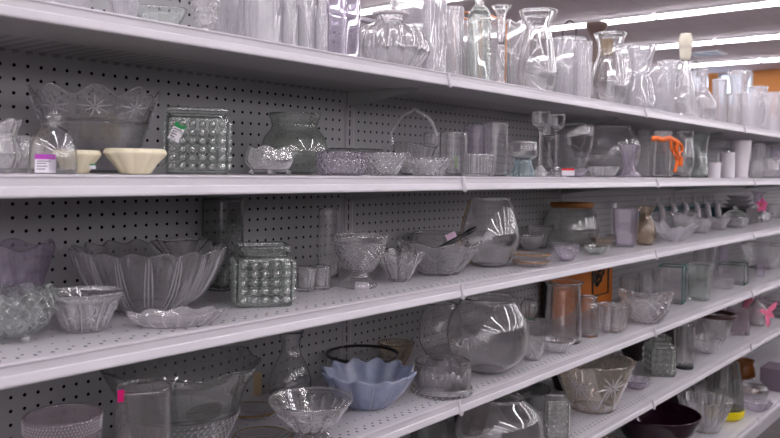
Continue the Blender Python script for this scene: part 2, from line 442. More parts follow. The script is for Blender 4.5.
def solid(P, m=24, smooth=True):
    A = smooth_path(P, m) if smooth and len(P) > 2 else np.array(P, float)
    A[:, 0] = np.maximum(A[:, 0], .0003)
    return [(0, A[0, 1])]+A.tolist()+[(0, A[-1, 1])], None

# modulations (R, Z in metres)
def flute(k, a, z0=-1.0, inner=True, sharp=False, swirl=0.0):
    def f(T, R, Z, O):
        c = np.cos(k*T+swirl*Z); c = (np.abs(np.cos(k*T/2+swirl*Z/2))*2-1) if sharp else c
        g = (Z > z0)*(1 if inner else O)
        return R*(1+a*c*g), Z
    return f
def ruffle(k, az, ar=0.0, zt=.1, power=3):
    def f(T, R, Z, O):
        g = np.clip(Z/zt, 0, 1)**power
        return R*(1+ar*np.cos(k*T)*g), Z+az*np.cos(k*T)*g
    return f
def saw(k, a, zt):      # toothed rim
    def f(T, R, Z, O):
        g = (Z > zt*.93)
        return R, Z+a*g*(np.abs(np.sin(k*T/2))-.5)
    return f
def diamond(k, cell, a, z0=-1., z1=9.):
    def f(T, R, Z, O):
        w = 2*math.pi/cell
        c = np.abs(np.cos(k*T/2+w*Z/2))*np.abs(np.cos(k*T/2-w*Z/2))
        return R+1.6*a*c*O*(Z > z0)*(Z < z1), Z
    return f
def hob(k, cell, a, z0=-1., z1=9., sqr=False):
    def f(T, R, Z, O):
        if sqr:
            tt = (T+math.pi/4) % (math.pi/2)-math.pi/4; s = np.tan(tt)
            u = np.abs(np.sin(s*k*math.pi/2+ (math.pi/2 if k % 2 else 0))); edge = np.abs(s) < .93
        else: u = np.abs(np.cos(k*T/2)); edge = 1
        v = np.abs(np.sin(math.pi*(Z-max(z0, 0))/cell))
        b = np.clip(u*v*1.6-.45, 0, 1)**.6
        return R+a*b*O*edge*(Z > z0)*(Z < z1), Z
    return f
def star(k, a, z0, z1):     # long radiating cuts
    def f(T, R, Z, O):
        zz = np.clip((Z-z0)/(z1-z0), 0, 1); w = .25+.75*np.abs(zz-.5)*2
        c = np.clip(1-np.abs(np.sin(k*T/2))/np.maximum(w*.6, .05), 0, 1)
        return R-1.4*a*c*O*(Z > z0)*(Z < z1), Z
    return f
def chain(*fs):
    def f(T, R, Z, O):
        for g in fs: R, Z = g(T, R, Z, O)
        return R, Z
    return f

# ------------------------------------------------------------------ placing
class Spot:
    def __init__(s, lv, px, b):
        z = ZS[lv]
        if b < 0:
            py = 175
            for _ in range(5):
                p = on_y(px, py, b); d = p-CAM; q = Vector((p.x, b, z))-CAM
                py = PPY-FPX*q.dot(UP)/q.dot(FW)
            s.p = Vector((p.x, b, z))
        else: s.p = on_z(px, b, z)
        s.z = z; s.k = mpp(s.p)
        s.face = math.atan2(CAM.y-s.p.y, CAM.x-s.p.x)       # heading from the thing towards the camera

CYL = [(.96, 0), (1, .02), (1, .5), (1, 1)]
TUM = [(.80, 0), (.84, .02), (.92, .5), (1, 1)]
BOWL = [(.38, 0), (.46, .04), (.72, .35), (.92, .72), (1, 1)]
VBOWL = [(.45, 0), (.50, .04), (.68, .35), (.85, .7), (1, 1)]
FLARE = [(.42, 0), (.47, .05), (.55, .35), (.72, .75), (1, 1)]
FISH = [(.42, 0), (.60, .05), (.93, .28), (1, .50), (.90, .76), (.68, .93), (.66, 1)]
GINGER = [(.52, 0), (.58, .03), (.86, .18), (1, .36), (.90, .60), (.70, .76), (.68, .84), (.78, 1)]
WAIST = [(.72, 0), (.80, .04), (1, .25), (.92, .42), (.66, .66), (.66, .78), (.86, 1)]
HOUR = [(.92, 0), (.95, .04), (.78, .35), (.68, .6), (.78, .82), (1, 1)]
TULIP = [(.55, 0), (.70, .08), (.95, .35), (.90, .6), (.78, .85), (.86, 1)]
PLATE = [(.55, 0), (.60, .1), (.75, .3), (.9, .7), (1, 1)]
JAR = [(.90, 0), (1, .05), (1, .70), (.82, .82), (.78, .88), (.84, .93), (.84, 1)]

def item(name, label, cat, lv, px, b, w, h, parts, group=None, rz=0.0, sq=None, asp=1.0, n=64, tilt=None):
    """parts: [(part name or None, kind 'v'/'s', profile, material, mod(w,h) or None, wall mm)]"""
    S = Spot(lv, px, b); k = S.k; W, H = w*k/2, h*k
    if isinstance(rz, str): rz = S.face+math.radians(float(rz[3:] or 0))
    single = len(parts) == 1 and parts[0][0] is None
    root = None if single else empty(name, S.p, rz)
    for part in parts:
        nm, kind, P, mat, mod, th = (list(part)+[None, 3.0])[:6] if len(part) < 6 else part[:6]
        psq = part[6] if len(part) > 6 else sq
        Q = [(r*W, z*H) for r, z in P]
        t = (th or 3.0)/1000
        sec, out = hollow(Q, t, t*1.6, 64 if (mod and h > 26) else 28) if kind == 'v' else (solid(Q) if kind == 's' else (Q+[Q[0]], None) if kind == 'r' else solid(Q, smooth=False))
        md = mod(W, H) if mod else None
        o = lathe(nm or name, sec, M[mat], root, n, md, out, psq, asp)
        if single: o.location = S.p; o.rotation_euler = (0, 0, rz); root = o
    root.location.z += .0006
    if tilt:
        ax, ang, dz = tilt
        root.rotation_euler = (Matrix.Rotation(math.radians(ang), 4, Vector((math.cos(ax), math.sin(ax), 0))) @ Matrix.Rotation(rz, 4, 'Z')).to_euler()
        root.location.z += dz
    bpy.context.view_layer.update()
    root['_k'] = k
    return tag(root, label, cat, group)

def G(name, label, cat, lv, px, b, w, h, P, mat='clear', mod=None, th=3.0, **kw):
    return item(name, label, cat, lv, px, b, w, h, [(None, 'v', P, mat, mod, th)], **kw)

def sticker(o, px, py, w, h, band=None, name='price_sticker', roll=0.0, mat='paper', lines=True, out=0.0, rad=None):
    """small paper sticker on the camera side of a thing"""
    k = o['_k']; c = Vector(o.location); d = ray(px, py).normalized()
    # point on the sight line nearest in plan to the thing's near surface
    toc = Vector((c.x-CAM.x, c.y-CAM.y, 0)); dist = toc.length-(rad*k if rad else 0)-out
    dh = Vector((d.x, d.y, 0)).length; p = CAM+d*(dist/dh)
    f = math.atan2(CAM.y-p.y, CAM.x-p.x)
    W, H = w*k/2, h*k/2
    A = Matrix.Translation(p) @ Matrix.Rotation(f, 4, 'Z') @ Matrix.Rotation(math.radians(roll), 4, 'X')
    s = boxes(name, [(-.0002, .0002, -W, W, -H, H)], M[mat])
    def put(q):
        q.parent = o; q.matrix_parent_inverse = Matrix.Identity(4); q.matrix_basis = o.matrix_basis.inverted() @ A
    put(s)
    if band:
        q = boxes('color_band', [(-.0002, .0004, -W*1.002, W*1.002, H*.45, H*1.002)], M[band], s)
    if lines:
        q = boxes('print', [(-.0002, .00035, -W*.8, W*e, H*zz-H*.06, H*zz+H*.06) for zz, e in ((.25, .5), (0, .1), (-.3, .2), (-.6, 0))], M['ink'], s)
    return s

M['frontclear'] = glass('front_clear_glass', (255, 255, 255), haze=.03, hazec=(200, 194, 200), clear=.12)
M['cutline'] = glass('frosted_cut_lines', (255, 255, 255), rough=.1, haze=.55, hazec=(240, 237, 242), clear=.15, gloss=.15)
M['hobglass'] = glass('hobnail_glass', (251, 253, 252), rough=.0, haze=.16, hazec=(235, 240, 236), clear=.12, gloss=.22)
def surf_lines(o, P, w, h, segs, wid=.0016, name='cut_pattern', mat='cutline', lift=.0004, asp=1.0):
    """tapered cuts laid on the outside of a round vessel; segs: ((angle, height 0..1), (angle, height)) pairs"""
    k = o['_k'] if '_k' in o else 1; W, H = w*k/2, h*k
    A = smooth_path([(r*W, z*H) for r, z in P], 40)
    zz, rr = A[:, 1], A[:, 0]
    def pt(a, t, off):
        z = t*H; r = np.interp(z, zz, rr)+off; return np.array([r*math.cos(a), r*math.sin(a)*asp, z])
    vs, fs = [], []
    for (a0, t0), (a1, t1) in segs:
        n = 5; b = len(vs)
        for i in range(n):
            u = i/(n-1); a, t = a0+(a1-a0)*u, t0+(t1-t0)*u
            c = pt(a, t, lift+wid*.35); e = pt(a0+(a1-a0)*min(u+.01, 1.02), t0+(t1-t0)*min(u+.01, 1.02), 0)-pt(a0+(a1-a0)*(u-.01), t0+(t1-t0)*(u-.01), 0)
            nr = np.array([math.cos(a), math.sin(a), 0]); s = np.cross(e, nr); s /= max(np.linalg.norm(s), 1e-9)
            ww = wid*(.35+.65*math.sin(math.pi*(u*.8+.1)))
            vs += [c-s*ww/2-nr*wid*.35, c, c+s*ww/2-nr*wid*.35]
        for i in range(n-1):
            q = b+3*i; fs += [(q, q+1, q+4, q+3), (q+1, q+2, q+5, q+4), (q+2, q, q+3, q+5)]
    return link(name, mesh(vs, fs), M[mat], o, False)
def stars(k, rays, t0, t1, spread=.8, vee=False):
    out = []; c = (t0+t1)/2; hh = (t1-t0)/2
    for i in range(k):
        a = 2*math.pi*i/k; da = math.pi/k*spread
        for j in range(rays):
            b = 2*math.pi*j/rays+.2
            L = 1 if j % 2 == 0 else .7
            out.append(((a+.1*da*math.cos(b), c+.1*hh*math.sin(b)), (a+L*da*math.cos(b), c+L*hh*math.sin(b))))
    return out
def lattice(k, t0, t1, rows=1):
    out = []; d = 2*math.pi/k
    for r_ in range(rows):
        a0 = t0+(t1-t0)*r_/rows; a1 = t0+(t1-t0)*(r_+1)/rows
        for i in range(k): out += [((i*d, a0), ((i+1)*d, a1)), (((i+1)*d, a0), (i*d, a1))]
    return out
def uprights(k, t0, t1): return [((2*math.pi*(i+.5)/k, t0), (2*math.pi*(i+.5)/k, t1)) for i in range(k)]
def ticks(k, rows, t0, t1):
    return [((2*math.pi*(i+.5*(r_ % 2))/k, t0+(t1-t0)*r_/rows), (2*math.pi*(i+.5*(r_ % 2)+.25)/k, t0+(t1-t0)*(r_+.6)/rows)) for i in range(k) for r_ in range(rows)]
def find(lab): return [x for x in bpy.data.objects if str(x.get('label', '')).startswith(lab)][0]
def hobs(o, w, h, cols, rows, t0, t1, rad=None):
    """domes in rows over the four faces of a square jar"""
    k = o['_k']; W, H = w*k/2, h*k; cell = 2*W*.94/cols; R = rad or cell*.40; vs, fs = [], []
    for face in range(4):
        ca, sa = math.cos(face*math.pi/2), math.sin(face*math.pi/2)
        for i in range(cols):
            for j in range(rows):
                y0 = (i-(cols-1)/2)*cell; z0 = H*(t0+(t1-t0)*(j+.5)/rows); b = len(vs)
                for q in range(3):
                    e = q/3*math.pi/2
                    for s_ in range(10):
                        t_ = 2*math.pi*s_/10
                        x, y, z = W*1.003+R*.8*math.sin(e)+.0001, y0+R*math.cos(e)*math.cos(t_), z0+R*math.cos(e)*math.sin(t_)
                        vs.append((x*ca-y*sa, x*sa+y*ca, z))
                x, y, z = W*1.003+R*.8, y0, z0; vs.append((x*ca-y*sa, x*sa+y*ca, z))
                for q in range(2):
                    for s_ in range(10): fs.append((b+q*10+s_, b+q*10+(s_+1) % 10, b+(q+1)*10+(s_+1) % 10, b+(q+1)*10+s_))
                for s_ in range(10): fs.append((b+20+s_, b+20+(s_+1) % 10, b+30))
                fs.append(tuple(b+9-s_ for s_ in range(10)))
    return link('hobnails', mesh(vs, fs), M['hobglass'], o)

M['brilliant'] = glass('warm_brilliant_glass', (255, 252, 247), rough=.01, haze=.06, hazec=(225, 214, 200), clear=.05, gloss=.16, ior=1.54)
M['ventmetal'] = plain('vent_blue_grey', (150, 160, 178), .5)

M['darkglaze'] = plain('dark_stand_in_glaze', (44, 34, 34), .3)  # for stand-in pieces added to darken the lower shelves

# ================================================================== TOP SHELF
g1 = 'clear glassware on the top shelf'
G('glass_bowl', 'wide clear glass bowl at the left end of the top shelf', 'bowl', 1, 58, -.17, 84, 60, BOWL, 'clear2', lambda W, H: ruffle(12, .004, .02, H))
G('glass_bowl', 'small clear ribbed glass bowl beside the flat green-tinted dish, top shelf', 'bowl', 1, 124, -.20, 34, 40, VBOWL, 'clear2', lambda W, H: flute(20, .03))
G('baking_dish', 'low rectangular pale green glass dish at the left of the top shelf', 'dish', 1, 160, -.19, 52, 27, VBOWL, 'greenish', None, 4, sq=6, asp=.7, rz='cam90')
item('glass_vase', 'short cut-crystal vase between the pale green dish and the aqua-edged vase, top shelf', 'vase', 1, 205, -.21, 32, 78,
     [('foot', 's', [(.7, 0), (.75, .04), (.4, .12), (.3, .18)], 'cut', lambda W, H: flute(10, .05), None),
      ('bowl', 'v', [(.3, .18), (.6, .3), (.85, .6), (1, 1)], 'cut', lambda W, H: diamond(14, .022, .003), 3.5)])
o = item('glass_vase', 'large clear flared vase with an aqua-coloured edge, left part of the top shelf', 'vase', 1, 226, -.095, 54, 105,
     [('body', 'v', [(.35, 0), (.42, .03), (.62, .3), (.85, .62), (1, 1)], 'clear2', None, 4)])
kk = o['_k']; tube('aqua_edge', [(.30*27*kk, -.018, .001), (.45*27*kk, -.022, .12*105*kk), (.62*27*kk, -.02, .31*105*kk), (.80*27*kk, -.018, .55*105*kk), (.98*27*kk, -.01, .97*105*kk)], .0022, M['teal'], o)
G('glass_vase', 'wide clear cylinder vase with a thick rippled base, top shelf', 'vase', 1, 260, -.20, 42, 128, CYL, 'clear2', lambda W, H: flute(16, .03), 6)
G('glass_vase', 'slim plain cylinder vase, first right of the wide rippled cylinder on the top shelf', 'vase', 1, 289, -.23, 15, 130, CYL, 'clear2', None, 2.5)
G('glass_vase', 'slim plain cylinder vase, second right of the wide rippled cylinder on the top shelf', 'vase', 1, 306, -.21, 17, 134, CYL, 'clear2', None, 2.5)
G('glass_vase', 'narrow bud vase beside the lavender-tinted square vase on the top shelf', 'vase', 1, 321, -.235, 13, 92, [(.8, 0), (1, .05), (1, .4), (.6, .7), (.7, 1)], 'clear2', None, 2.5)
G('glass_vase', 'lavender-tinted square block vase on the top shelf', 'vase', 1, 343, -.21, 26, 110, CYL, 'lav', None, 4, sq=8, rz='cam45')
o = item('glass_vase', 'melon-ribbed round vase with a narrow neck and bright rim, top shelf', 'vase', 1, 390, -.20, 72, 60,
     [('body', 'v', [(.45, 0), (.6, .04), (.96, .28), (1, .45), (.82, .7), (.42, .84), (.36, .90), (.5, 1)], 'cut', lambda W, H: flute(14, .09, inner=True, sharp=True), 3),
      ('rim', 'r', [(.36, .955), (.50, .955), (.52, .985), (.50, 1.01), (.36, 1.01)], 'whiteglass', None, None)])
G('glass_tank', 'tall ribbed rectangular glass tank behind the melon-ribbed vase, top shelf', 'vase', 1, 412, -.10, 46, 98, CYL, 'clear2', lambda W, H: flute(60, .006), 4, sq=9, asp=.5, rz='cam90')
G('glass_vase', 'tall finely ribbed clear block vase at the first shelf joint, top shelf', 'vase', 1, 434, -.235, 22, 95, CYL, 'clear2', lambda W, H: flute(40, .012), 3, sq=6, rz='cam10')

# copper-framed terrarium: glass box with copper edges
S = Spot(1, 480, -.07); k = S.k
o = empty('terrarium', S.p, math.radians(12)); tag(o, 'copper-framed glass box lantern standing behind the square bottle, top shelf', 'terrarium'); o['_k'] = k
a, b_, hh = .105, .045, .245
tube_pts = []
for sx in (-1, 1):
    for sy in (-1, 1): tube('frame_bar', [(sx*a, sy*b_, .004), (sx*a, sy*b_, hh)], .0032, M['copper'], o, m=2, n=6)
for z in (.004, hh):
    for sy in (-1, 1): tube('frame_bar', [(-a, sy*b_, z), (a, sy*b_, z)], .0032, M['copper'], o, m=2, n=6)
    for sx in (-1, 1): tube('frame_bar', [(sx*a, -b_, z), (sx*a, b_, z)], .0032, M['copper'], o, m=2, n=6)
boxes('glass_pane', [(-a, a, -b_-.001, -b_+.001, .008, hh-.004), (-a, a, b_-.001, b_+.001, .008, hh-.004)], M['clear2'], o)

item('glass_bottle', 'tall square clear glass bottle with a short neck in front of the copper frame', 'bottle', 1, 478, -.22, 20, 100,
     [('body', 'v', [(.95, 0), (1, .02), (1, .66), (.9, .74), (.5, .80)], 'greenish', None, 3, 7), ('neck', 'v', [(.46, .795), (.42, .9), (.5, .93), (.5, 1)], 'clear', None, 2.5, 2)], rz='cam20')
item('candlestick', 'trumpet-topped clear glass candlestick vase beside the square bottle, top shelf', 'candlestick', 1, 500, -.21, 20, 84,
     [('base', 's', [(.8, 0), (.85, .03), (.5, .1), (.35, .2), (.45, .35), (.32, .55)], 'cut', None, None), ('cup', 'v', [(.3, .55), (.45, .66), (.45, .85), (.6, .93), (1, 1)], 'clear', None, 2.5)])
item('glass_vase', 'pale frosted tulip vase between the candlestick and the big flared vase, top shelf', 'vase', 1, 515, -.10, 30, 76,
     [('body', 'v', [(.45, 0), (.5, .04), (.6, .35), (.85, .75), (1, 1)], 'dusty', lambda W, H: ruffle(6, .006, .05, H), 3)])
G('glass_vase', 'big clear belly vase with a wide flared rim in the middle of the top shelf', 'vase', 1, 537, -.225, 39, 84,
  [(.60, 0), (.72, .03), (.97, .18), (1, .33), (.86, .55), (.66, .74), (.62, .82), (.80, .92), (.98, 1)], 'clear', None, 4, n=96)
o = item('storage_jar', 'clear glass jar with a dark wire handle, right of the big flared vase, top shelf', 'jar', 1, 568, -.12, 34, 68,
     [('body', 'v', CYL, 'clear2', None, 3)])
k = o['_k']
tube('wire_handle', [(0, -7*k, 62*k), (0, -7*k, 78*k), (0, 0, 86*k), (0, 7*k, 78*k), (0, 7*k, 62*k)], .0022, M['wire'], o)
G('glass_vase', 'tall brown and bronze ceramic vase standing behind the clear vases, top shelf', 'vase', 1, 595, -.05, 22, 90,
  [(.55, 0), (.75, .1), (1, .38), (.85, .62), (.55, .80), (.55, .86), (.95, .97), (1, 1)], 'brownvase', None, 4)
G('glass_vase', 'ribbed clear rectangular vase in front of the brown vase, top shelf', 'vase', 1, 582, -.235, 16, 60, CYL, 'clear2', lambda W, H: flute(16, .02), 3, sq=7, rz='cam15')
o = item('glass_vase', 'waisted clear vase with a cream card seen inside its neck, top shelf', 'vase', 1, 609, -.22, 37, 74,
     [('body', 'v', [(.6, 0), (.7, .03), (.98, .2), (1, .38), (.8, .6), (.62, .76), (.70, .9), (.86, 1)], 'clear', None, 3.5)])
sticker(o, 607, 47, 11, 17, None, 'card', mat='carton', lines=False, rad=4)
G('glass_vase', 'hourglass clear vase right of the vase holding the cream card, top shelf', 'vase', 1, 640, -.22, 30, 66, [(.9, 0), (1, .1), (.9, .3), (.62, .6), (.70, .8), (1, 1)], 'clear2', None, 3.5)
G('drinking_glass', 'short clear tumbler left of the wax-topped bottle, top shelf', 'tumbler', 1, 662, -.21, 25, 50, TUM, 'clear2', None, 3)
item('decanter', 'clear conical decanter with a cream wax-covered stopper, top shelf', 'decanter', 1, 684, -.20, 32, 78,
     [('body', 'v', [(.95, 0), (1, .06), (.8, .3), (.45, .56), (.26, .72), (.26, .80)], 'dusty', lambda W, H: flute(12, .03), 3),
      ('stopper', 's', [(.25, .78), (.32, .82), (.36, .93), (.42, .95), (.42, 1.02), (.34, 1.10), (.30, 1.12)], 'wax', None, None)])
item('decanter', 'round-bellied clear decanter with a long neck, right of the wax-topped one', 'decanter', 1, 703, -.22, 25, 54,
     [('body', 'v', [(.6, 0), (.8, .05), (1, .25), (.85, .45), (.35, .62), (.24, .8), (.36, 1)], 'clear2', None, 3)])
item('glass_basket', 'clear jar with a dark round wire handle, far part of the top shelf', 'jar', 1, 694, -.06, 22, 56,
     [('body', 'v', TULIP, 'clear2', None, 3)])
o = bpy.data.objects['glass_basket']; k = o['_k']
tube('wire_handle', [(-7*k, 0, 52*k), (-8*k, 0, 60*k), (0, 0, 68*k), (8*k, 0, 60*k), (7*k, 0, 52*k)], .0024, M['wire'], o)
G('ceramic_vase', 'orange-brown ceramic vase with a dark rim, far back of the top shelf', 'vase', 1, 712, -.05, 13, 57, GINGER, 'woodlid', None, 4)
G('drinking_glass', 'straight clear highball glass right of the round-bellied decanter, top shelf', 'tumbler', 1, 719, -.235, 14, 46, TUM, 'clear2', None, 2.5)
G('glass_votive', 'pale yellowish frosted cylinder glass near the far end of the top shelf', 'tumbler', 1, 733, -.24, 13, 34, CYL, 'dusty', None, 3)
G('glass_vase', 'tall flared clear vase behind the frosted cylinder, far end of the top shelf', 'vase', 1, 738, -.09, 22, 62, HOUR, 'clear2', None, 3)
def mug(px, b, w, h, label, mat='clear2', lv=1, side=1):
    o = item('glass_mug', label, 'mug', lv, px, b, w, h, [('body', 'v', CYL, mat, lambda W, H: flute(10, .02), 4)])
    k = o['_k']; r = w*k/2; H = h*k; f = math.atan2(RT.y, RT.x)*1.0
    c, s = side*math.cos(f), side*math.sin(f)
    P = [(r*.92*c, r*.92*s, H*.85), (r*1.45*c, r*1.45*s, H*.85), (r*1.62*c, r*1.62*s, H*.5), (r*1.4*c, r*1.4*s, H*.2), (r*.93*c, r*.93*s, H*.18)]
    tube('handle', P, .0045, M[mat], o); return o
mug(750, -.22, 20, 38, 'nearer of the two clear handled mugs at the far end of the top shelf')
mug(772, -.22, 18, 42, 'farther of the two clear handled mugs at the far end of the top shelf')
G('glass_pitcher', 'clear glass pitcher with a flared lip behind the nearest mug, top shelf', 'pitcher', 1, 757, -.07, 22, 50, TULIP, 'clear2', None, 3)

# ================================================================== SECOND SHELF
item('crystal_creamer', 'heavy cut-crystal creamer at the left edge of the second shelf', 'creamer', 2, 3, -.27, 34, 50,
     [('body', 'v', [(.55, 0), (.7, .05), (1, .35), (.8, .65), (.7, .8), (.95, 1)], 'cut', lambda W, H: chain(flute(9, .06, sharp=True), ruffle(4, .004, .08, H)), 5)])
G('glass_dish', 'ribbed clear glass dish right behind the crystal creamer, second shelf', 'dish', 2, 24, -.17, 26, 36, TULIP, 'cut', lambda W, H: flute(18, .05, sharp=True), 4)
item('glass_cloche', 'clear glass bell dome with a round knob finial and a purple-banded sticker', 'dome', 2, 53, -.30, 45, 62,
     [('dome', 'v', [(.98, 0), (1, .03), (1, .28), (.92, .5), (.66, .68), (.32, .76), (.12, .79)], 'clear', None, 2.5),
      ('finial', 's', [(.08, .775), (.28, .79), (.30, .82), (.16, .84), (.28, .88), (.34, .92), (.22, .96), (.20, .985), (.26, 1)], 'cut', None, None)])
o = bpy.data.objects['glass_cloche']; sticker(o, 45.5, 163.5, 19, 18, 'st_purple', rad=22)
def shell(px, b, w, h, label, y=None):
    return item('ceramic_bowl', label, 'bowl', 2, px, b, w, h, [(None, 'v', [(.42, 0), (.5, .05), (.72, .42), (.96, .75), (1, .86), (.94, 1)], 'cream', lambda W, H: flute(10, .035, sharp=True), 4)], group='cream scalloped bowls', n=120)
o = shell(77, -.238, 44, 23, 'cream scalloped ceramic bowl half hidden behind the glass dome'); sticker(o, 92.5, 166.5, 6, 5, 'st_green', rad=17, lines=False)
o = shell(135, -.27, 59, 25, 'cream scalloped ceramic bowl standing alone at the front of the second shelf')
item('glass_punch_bowl', 'large clear bowl with a wavy embossed rim at the back left of the second shelf', 'bowl', 2, 95, -.118, 122, 78,
     [('body', 'v', [(.40, 0), (.46, .03), (.70, .30), (.84, .62)], 'dusty', None, 3.5), ('rim_band', 'v', [(.84, .625), (.92, .8), (1, 1)], 'pattern', lambda W, H: ruffle(9, .009, .02, H, 4), 3.5)], n=128)
item('glass_canister', 'square hobnail glass canister with a flat glass lid and a green-banded sticker', 'canister', 2, 197, -.215, 60, 66,
     [('body', 'v', [(.93, 0), (1, .03), (1, .80), (.90, .87)], 'greenish', None, 4.5),
      ('lid', 'n', [(.94, .875), (1.0, .885), (1.0, .975), (.96, .99), (.3, .99)], 'greenish', None, None)], sq=9, rz='cam0', n=160)
o = bpy.data.objects['glass_canister']; sticker(o, 177, 132, 11, 18, 'st_green', roll=-25, rad=31)
G('glass_vase', 'round clear vase with a flared neck standing against the pegboard, second shelf', 'vase', 2, 294, -.125, 68, 60, GINGER, 'greengray', None, 3, n=96)
o = item('candy_dish', 'clear lobed glass candy dish with scroll feet in front of the round vase', 'dish', 2, 270, -.29, 46, 27,
     [('bowl', 'v', [(.55, .12), (.75, .2), (1, .5), (.96, .8), (.86, 1)], 'cut', lambda W, H: chain(flute(5, .07), ruffle(5, .004, .0, H)), 4)], n=96)
k = o['_k']
for a in range(4):
    t_ = math.pi/4+a*math.pi/2; c, s = math.cos(t_), math.sin(t_)
    tube('scroll_foot', [(14*k*c, 14*k*s, 5*k), (19*k*c, 19*k*s, 3.5*k), (20*k*c, 20*k*s, 1.8*k), (16*k*c, 16*k*s, 1.7*k)], .0028, M['cut'], o, m=12, n=8)
G('glass_bowl', 'pink-tinted round cut-glass dish with a scalloped rim, second shelf', 'bowl', 2, 341, -.28, 48, 23, [(.72, 0), (.85, .08), (1, .45), (.96, .75), (1, 1)], 'lav', lambda W, H: chain(diamond(20, .02, .003), ruffle(20, .0015, 0, H)), 4, n=128)
G('glass_platter', 'grey-green glass platter seen edge-on behind the pink-tinted dish', 'platter', 2, 352, -.135, 62, 25, [(.4, 0), (.42, .6), (.8, .85), (1, 1)], 'greengray', None, 3)
G('glass_bowl', 'square lattice-cut glass bowl, left of the two lattice bowls on the second shelf', 'bowl', 2, 383, -.29, 42, 22, VBOWL, 'cut', lambda W, H: chain(diamond(18, .016, .003), saw(40, .003, H)), 4, sq=4, rz='cam30', n=128)
G('glass_bowl', 'flared lattice-cut glass bowl, right of the two lattice bowls on the second shelf', 'bowl', 2, 428, -.31, 44, 17, [(.55, 0), (.6, .06), (.78, .5), (1, 1)], 'cut', lambda W, H: chain(diamond(18, .016, .003), saw(30, .003, H)), 4, n=128)
o = item('glass_basket', 'clear glass basket with a tall looped handle behind the lattice bowls', 'basket', 2, 414, -.16, 44, 30, [('bowl', 'v', [(.5, 0), (.62, .08), (.8, .5), (1, 1)], 'clear', lambda W, H: ruffle(2, .006, .0, H), 3)])
k = o['_k']; f = math.atan2(RT.y, RT.x); c, s = math.cos(f), math.sin(f)
tube('handle', [(u_*k*c, u_*k*s, z_*k) for u_, z_ in ((-21, 27), (-23, 42), (-14, 57), (-2, 65), (0, 66), (2, 65), (15, 56), (22, 40), (21, 27))], .0046, M['cut'], o, m=40)
G('glass_mug', 'plain clear glass beaker behind the tumbler with the leafy print, second shelf', 'tumbler', 2, 434, -.10, 22, 42, CYL, 'clear', None, 3)
o = G('drinking_glass', 'clear straight tumbler with a small leafy print at the first joint of the second shelf', 'tumbler', 2, 453, -.235, 28, 43, CYL, 'clear', None, 3); sticker(o, 456, 163, 2.5, 12, None, 'leaf_print', mat='cork', lines=False, rad=14)
G('glass_vase', 'tall clear cylinder vase, left one of the pair behind the ribbed votive', 'vase', 2, 477, -.13, 28, 50, CYL, 'lav', None, 3)
G('glass_vase', 'tall clear cylinder vase, right one of the pair behind the ribbed votive', 'vase', 2, 495, -.20, 25, 53, CYL, 'clear', None, 3, n=96)
G('glass_votive', 'short ribbed square clear votive holder in front of the tall cylinder vases', 'votive holder', 2, 478, -.31, 26, 22, CYL, 'cut', lambda W, H: flute(24, .03), 4, sq=6, rz='cam20', n=96)
item('footed_bowl', 'aqua-tinted footed candle bowl beside the tall candle holders', 'candle holder', 2, 523, -.28, 28, 35,
     [('foot', 's', [(.8, 0), (.85, .05), (.6, .35), (.55, .48)], 'aqua', lambda W, H: flute(8, .08), None), ('bowl', 'v', [(.55, .48), (.9, .56), (1, .72), (.92, 1)], 'clear', None, 3)])
def holder(px, b, w, h, label):
    return item('candle_holder', label, 'candle holder', 2, px, b, w, h,
        [('base', 's', [(.75, 0), (.8, .03), (.5, .1), (.22, .18)], 'cut', lambda W, H: flute(8, .1), None), ('stem', 's', [(.20, .18), (.16, .4), (.16, .68), (.3, .75)], 'clear', None, None),
         ('cup', 'v', [(.3, .75), (.85, .80), (.92, .84), (1, 1)], 'clear', None, 2.5)], group='tall stemmed candle holders')
holder(540, -.29, 19, 65, 'tall stemmed clear candle holder, nearest and highest of the three')
holder(556, -.27, 16, 62, 'tall stemmed clear candle holder, the right one of the three')
holder(549, -.17, 17, 50, 'short stemmed clear candle holder between and behind the two tall ones')
G('glass_bowl', 'clear glass bowl with a thick rolled rim tilted on its side, second shelf', 'bowl', 2, 572, -.13, 52, 44, BOWL, 'clear', None, 6, tilt=(math.radians(-40), -14, .012))
o = G('glass_dish', 'small lavender crystal dish with a red-banded sticker, second shelf', 'dish', 2, 574, -.31, 27, 8, PLATE, 'lav', lambda W, H: saw(20, .002, H), 3); sticker(o, 568, 172, 12, 7, 'st_red', rad=14, lines=False)
G('glass_dish', 'shallow ribbed crystal dish with a pointed rim right of the red sticker', 'dish', 2, 603, -.30, 30, 10, PLATE, 'cut', lambda W, H: flute(24, .05, sharp=True), 3)
G('fish_bowl', 'big round clear fishbowl full of spiky reflections on the second shelf', 'fishbowl', 2, 612, -.14, 54, 50, FISH, 'clear', None, 3.5, n=96)
item('footed_bowl', 'lavender-footed flared crystal vase in front of the big fishbowl, second shelf', 'vase', 2, 629, -.30, 20, 32, [('body', 'v', [(.9, 0), (1, .08), (.55, .3), (.6, .6), (1, 1)], 'lav', lambda W, H: flute(10, .06), 3)])
G('storage_jar', 'tall clear jar with horizontal ribs left of the orange-ribboned vase', 'jar', 2, 645, -.09, 20, 48, CYL, 'clear', lambda W, H: (lambda T, R, Z, O: (R+.001*np.sin(Z*400), Z)), 3)
o = item('glass_vase', 'rectangular clear vase with an orange ribbon across its top, second shelf', 'vase', 2, 660, -.255, 19, 46, [('body', 'v', CYL, 'clear', None, 3, 8)], rz='cam10')
G('glass_vase', 'curved clear vase wrapped by the hanging end of the orange ribbon', 'vase', 2, 684, -.22, 20, 46, TULIP, 'clear', None, 3)
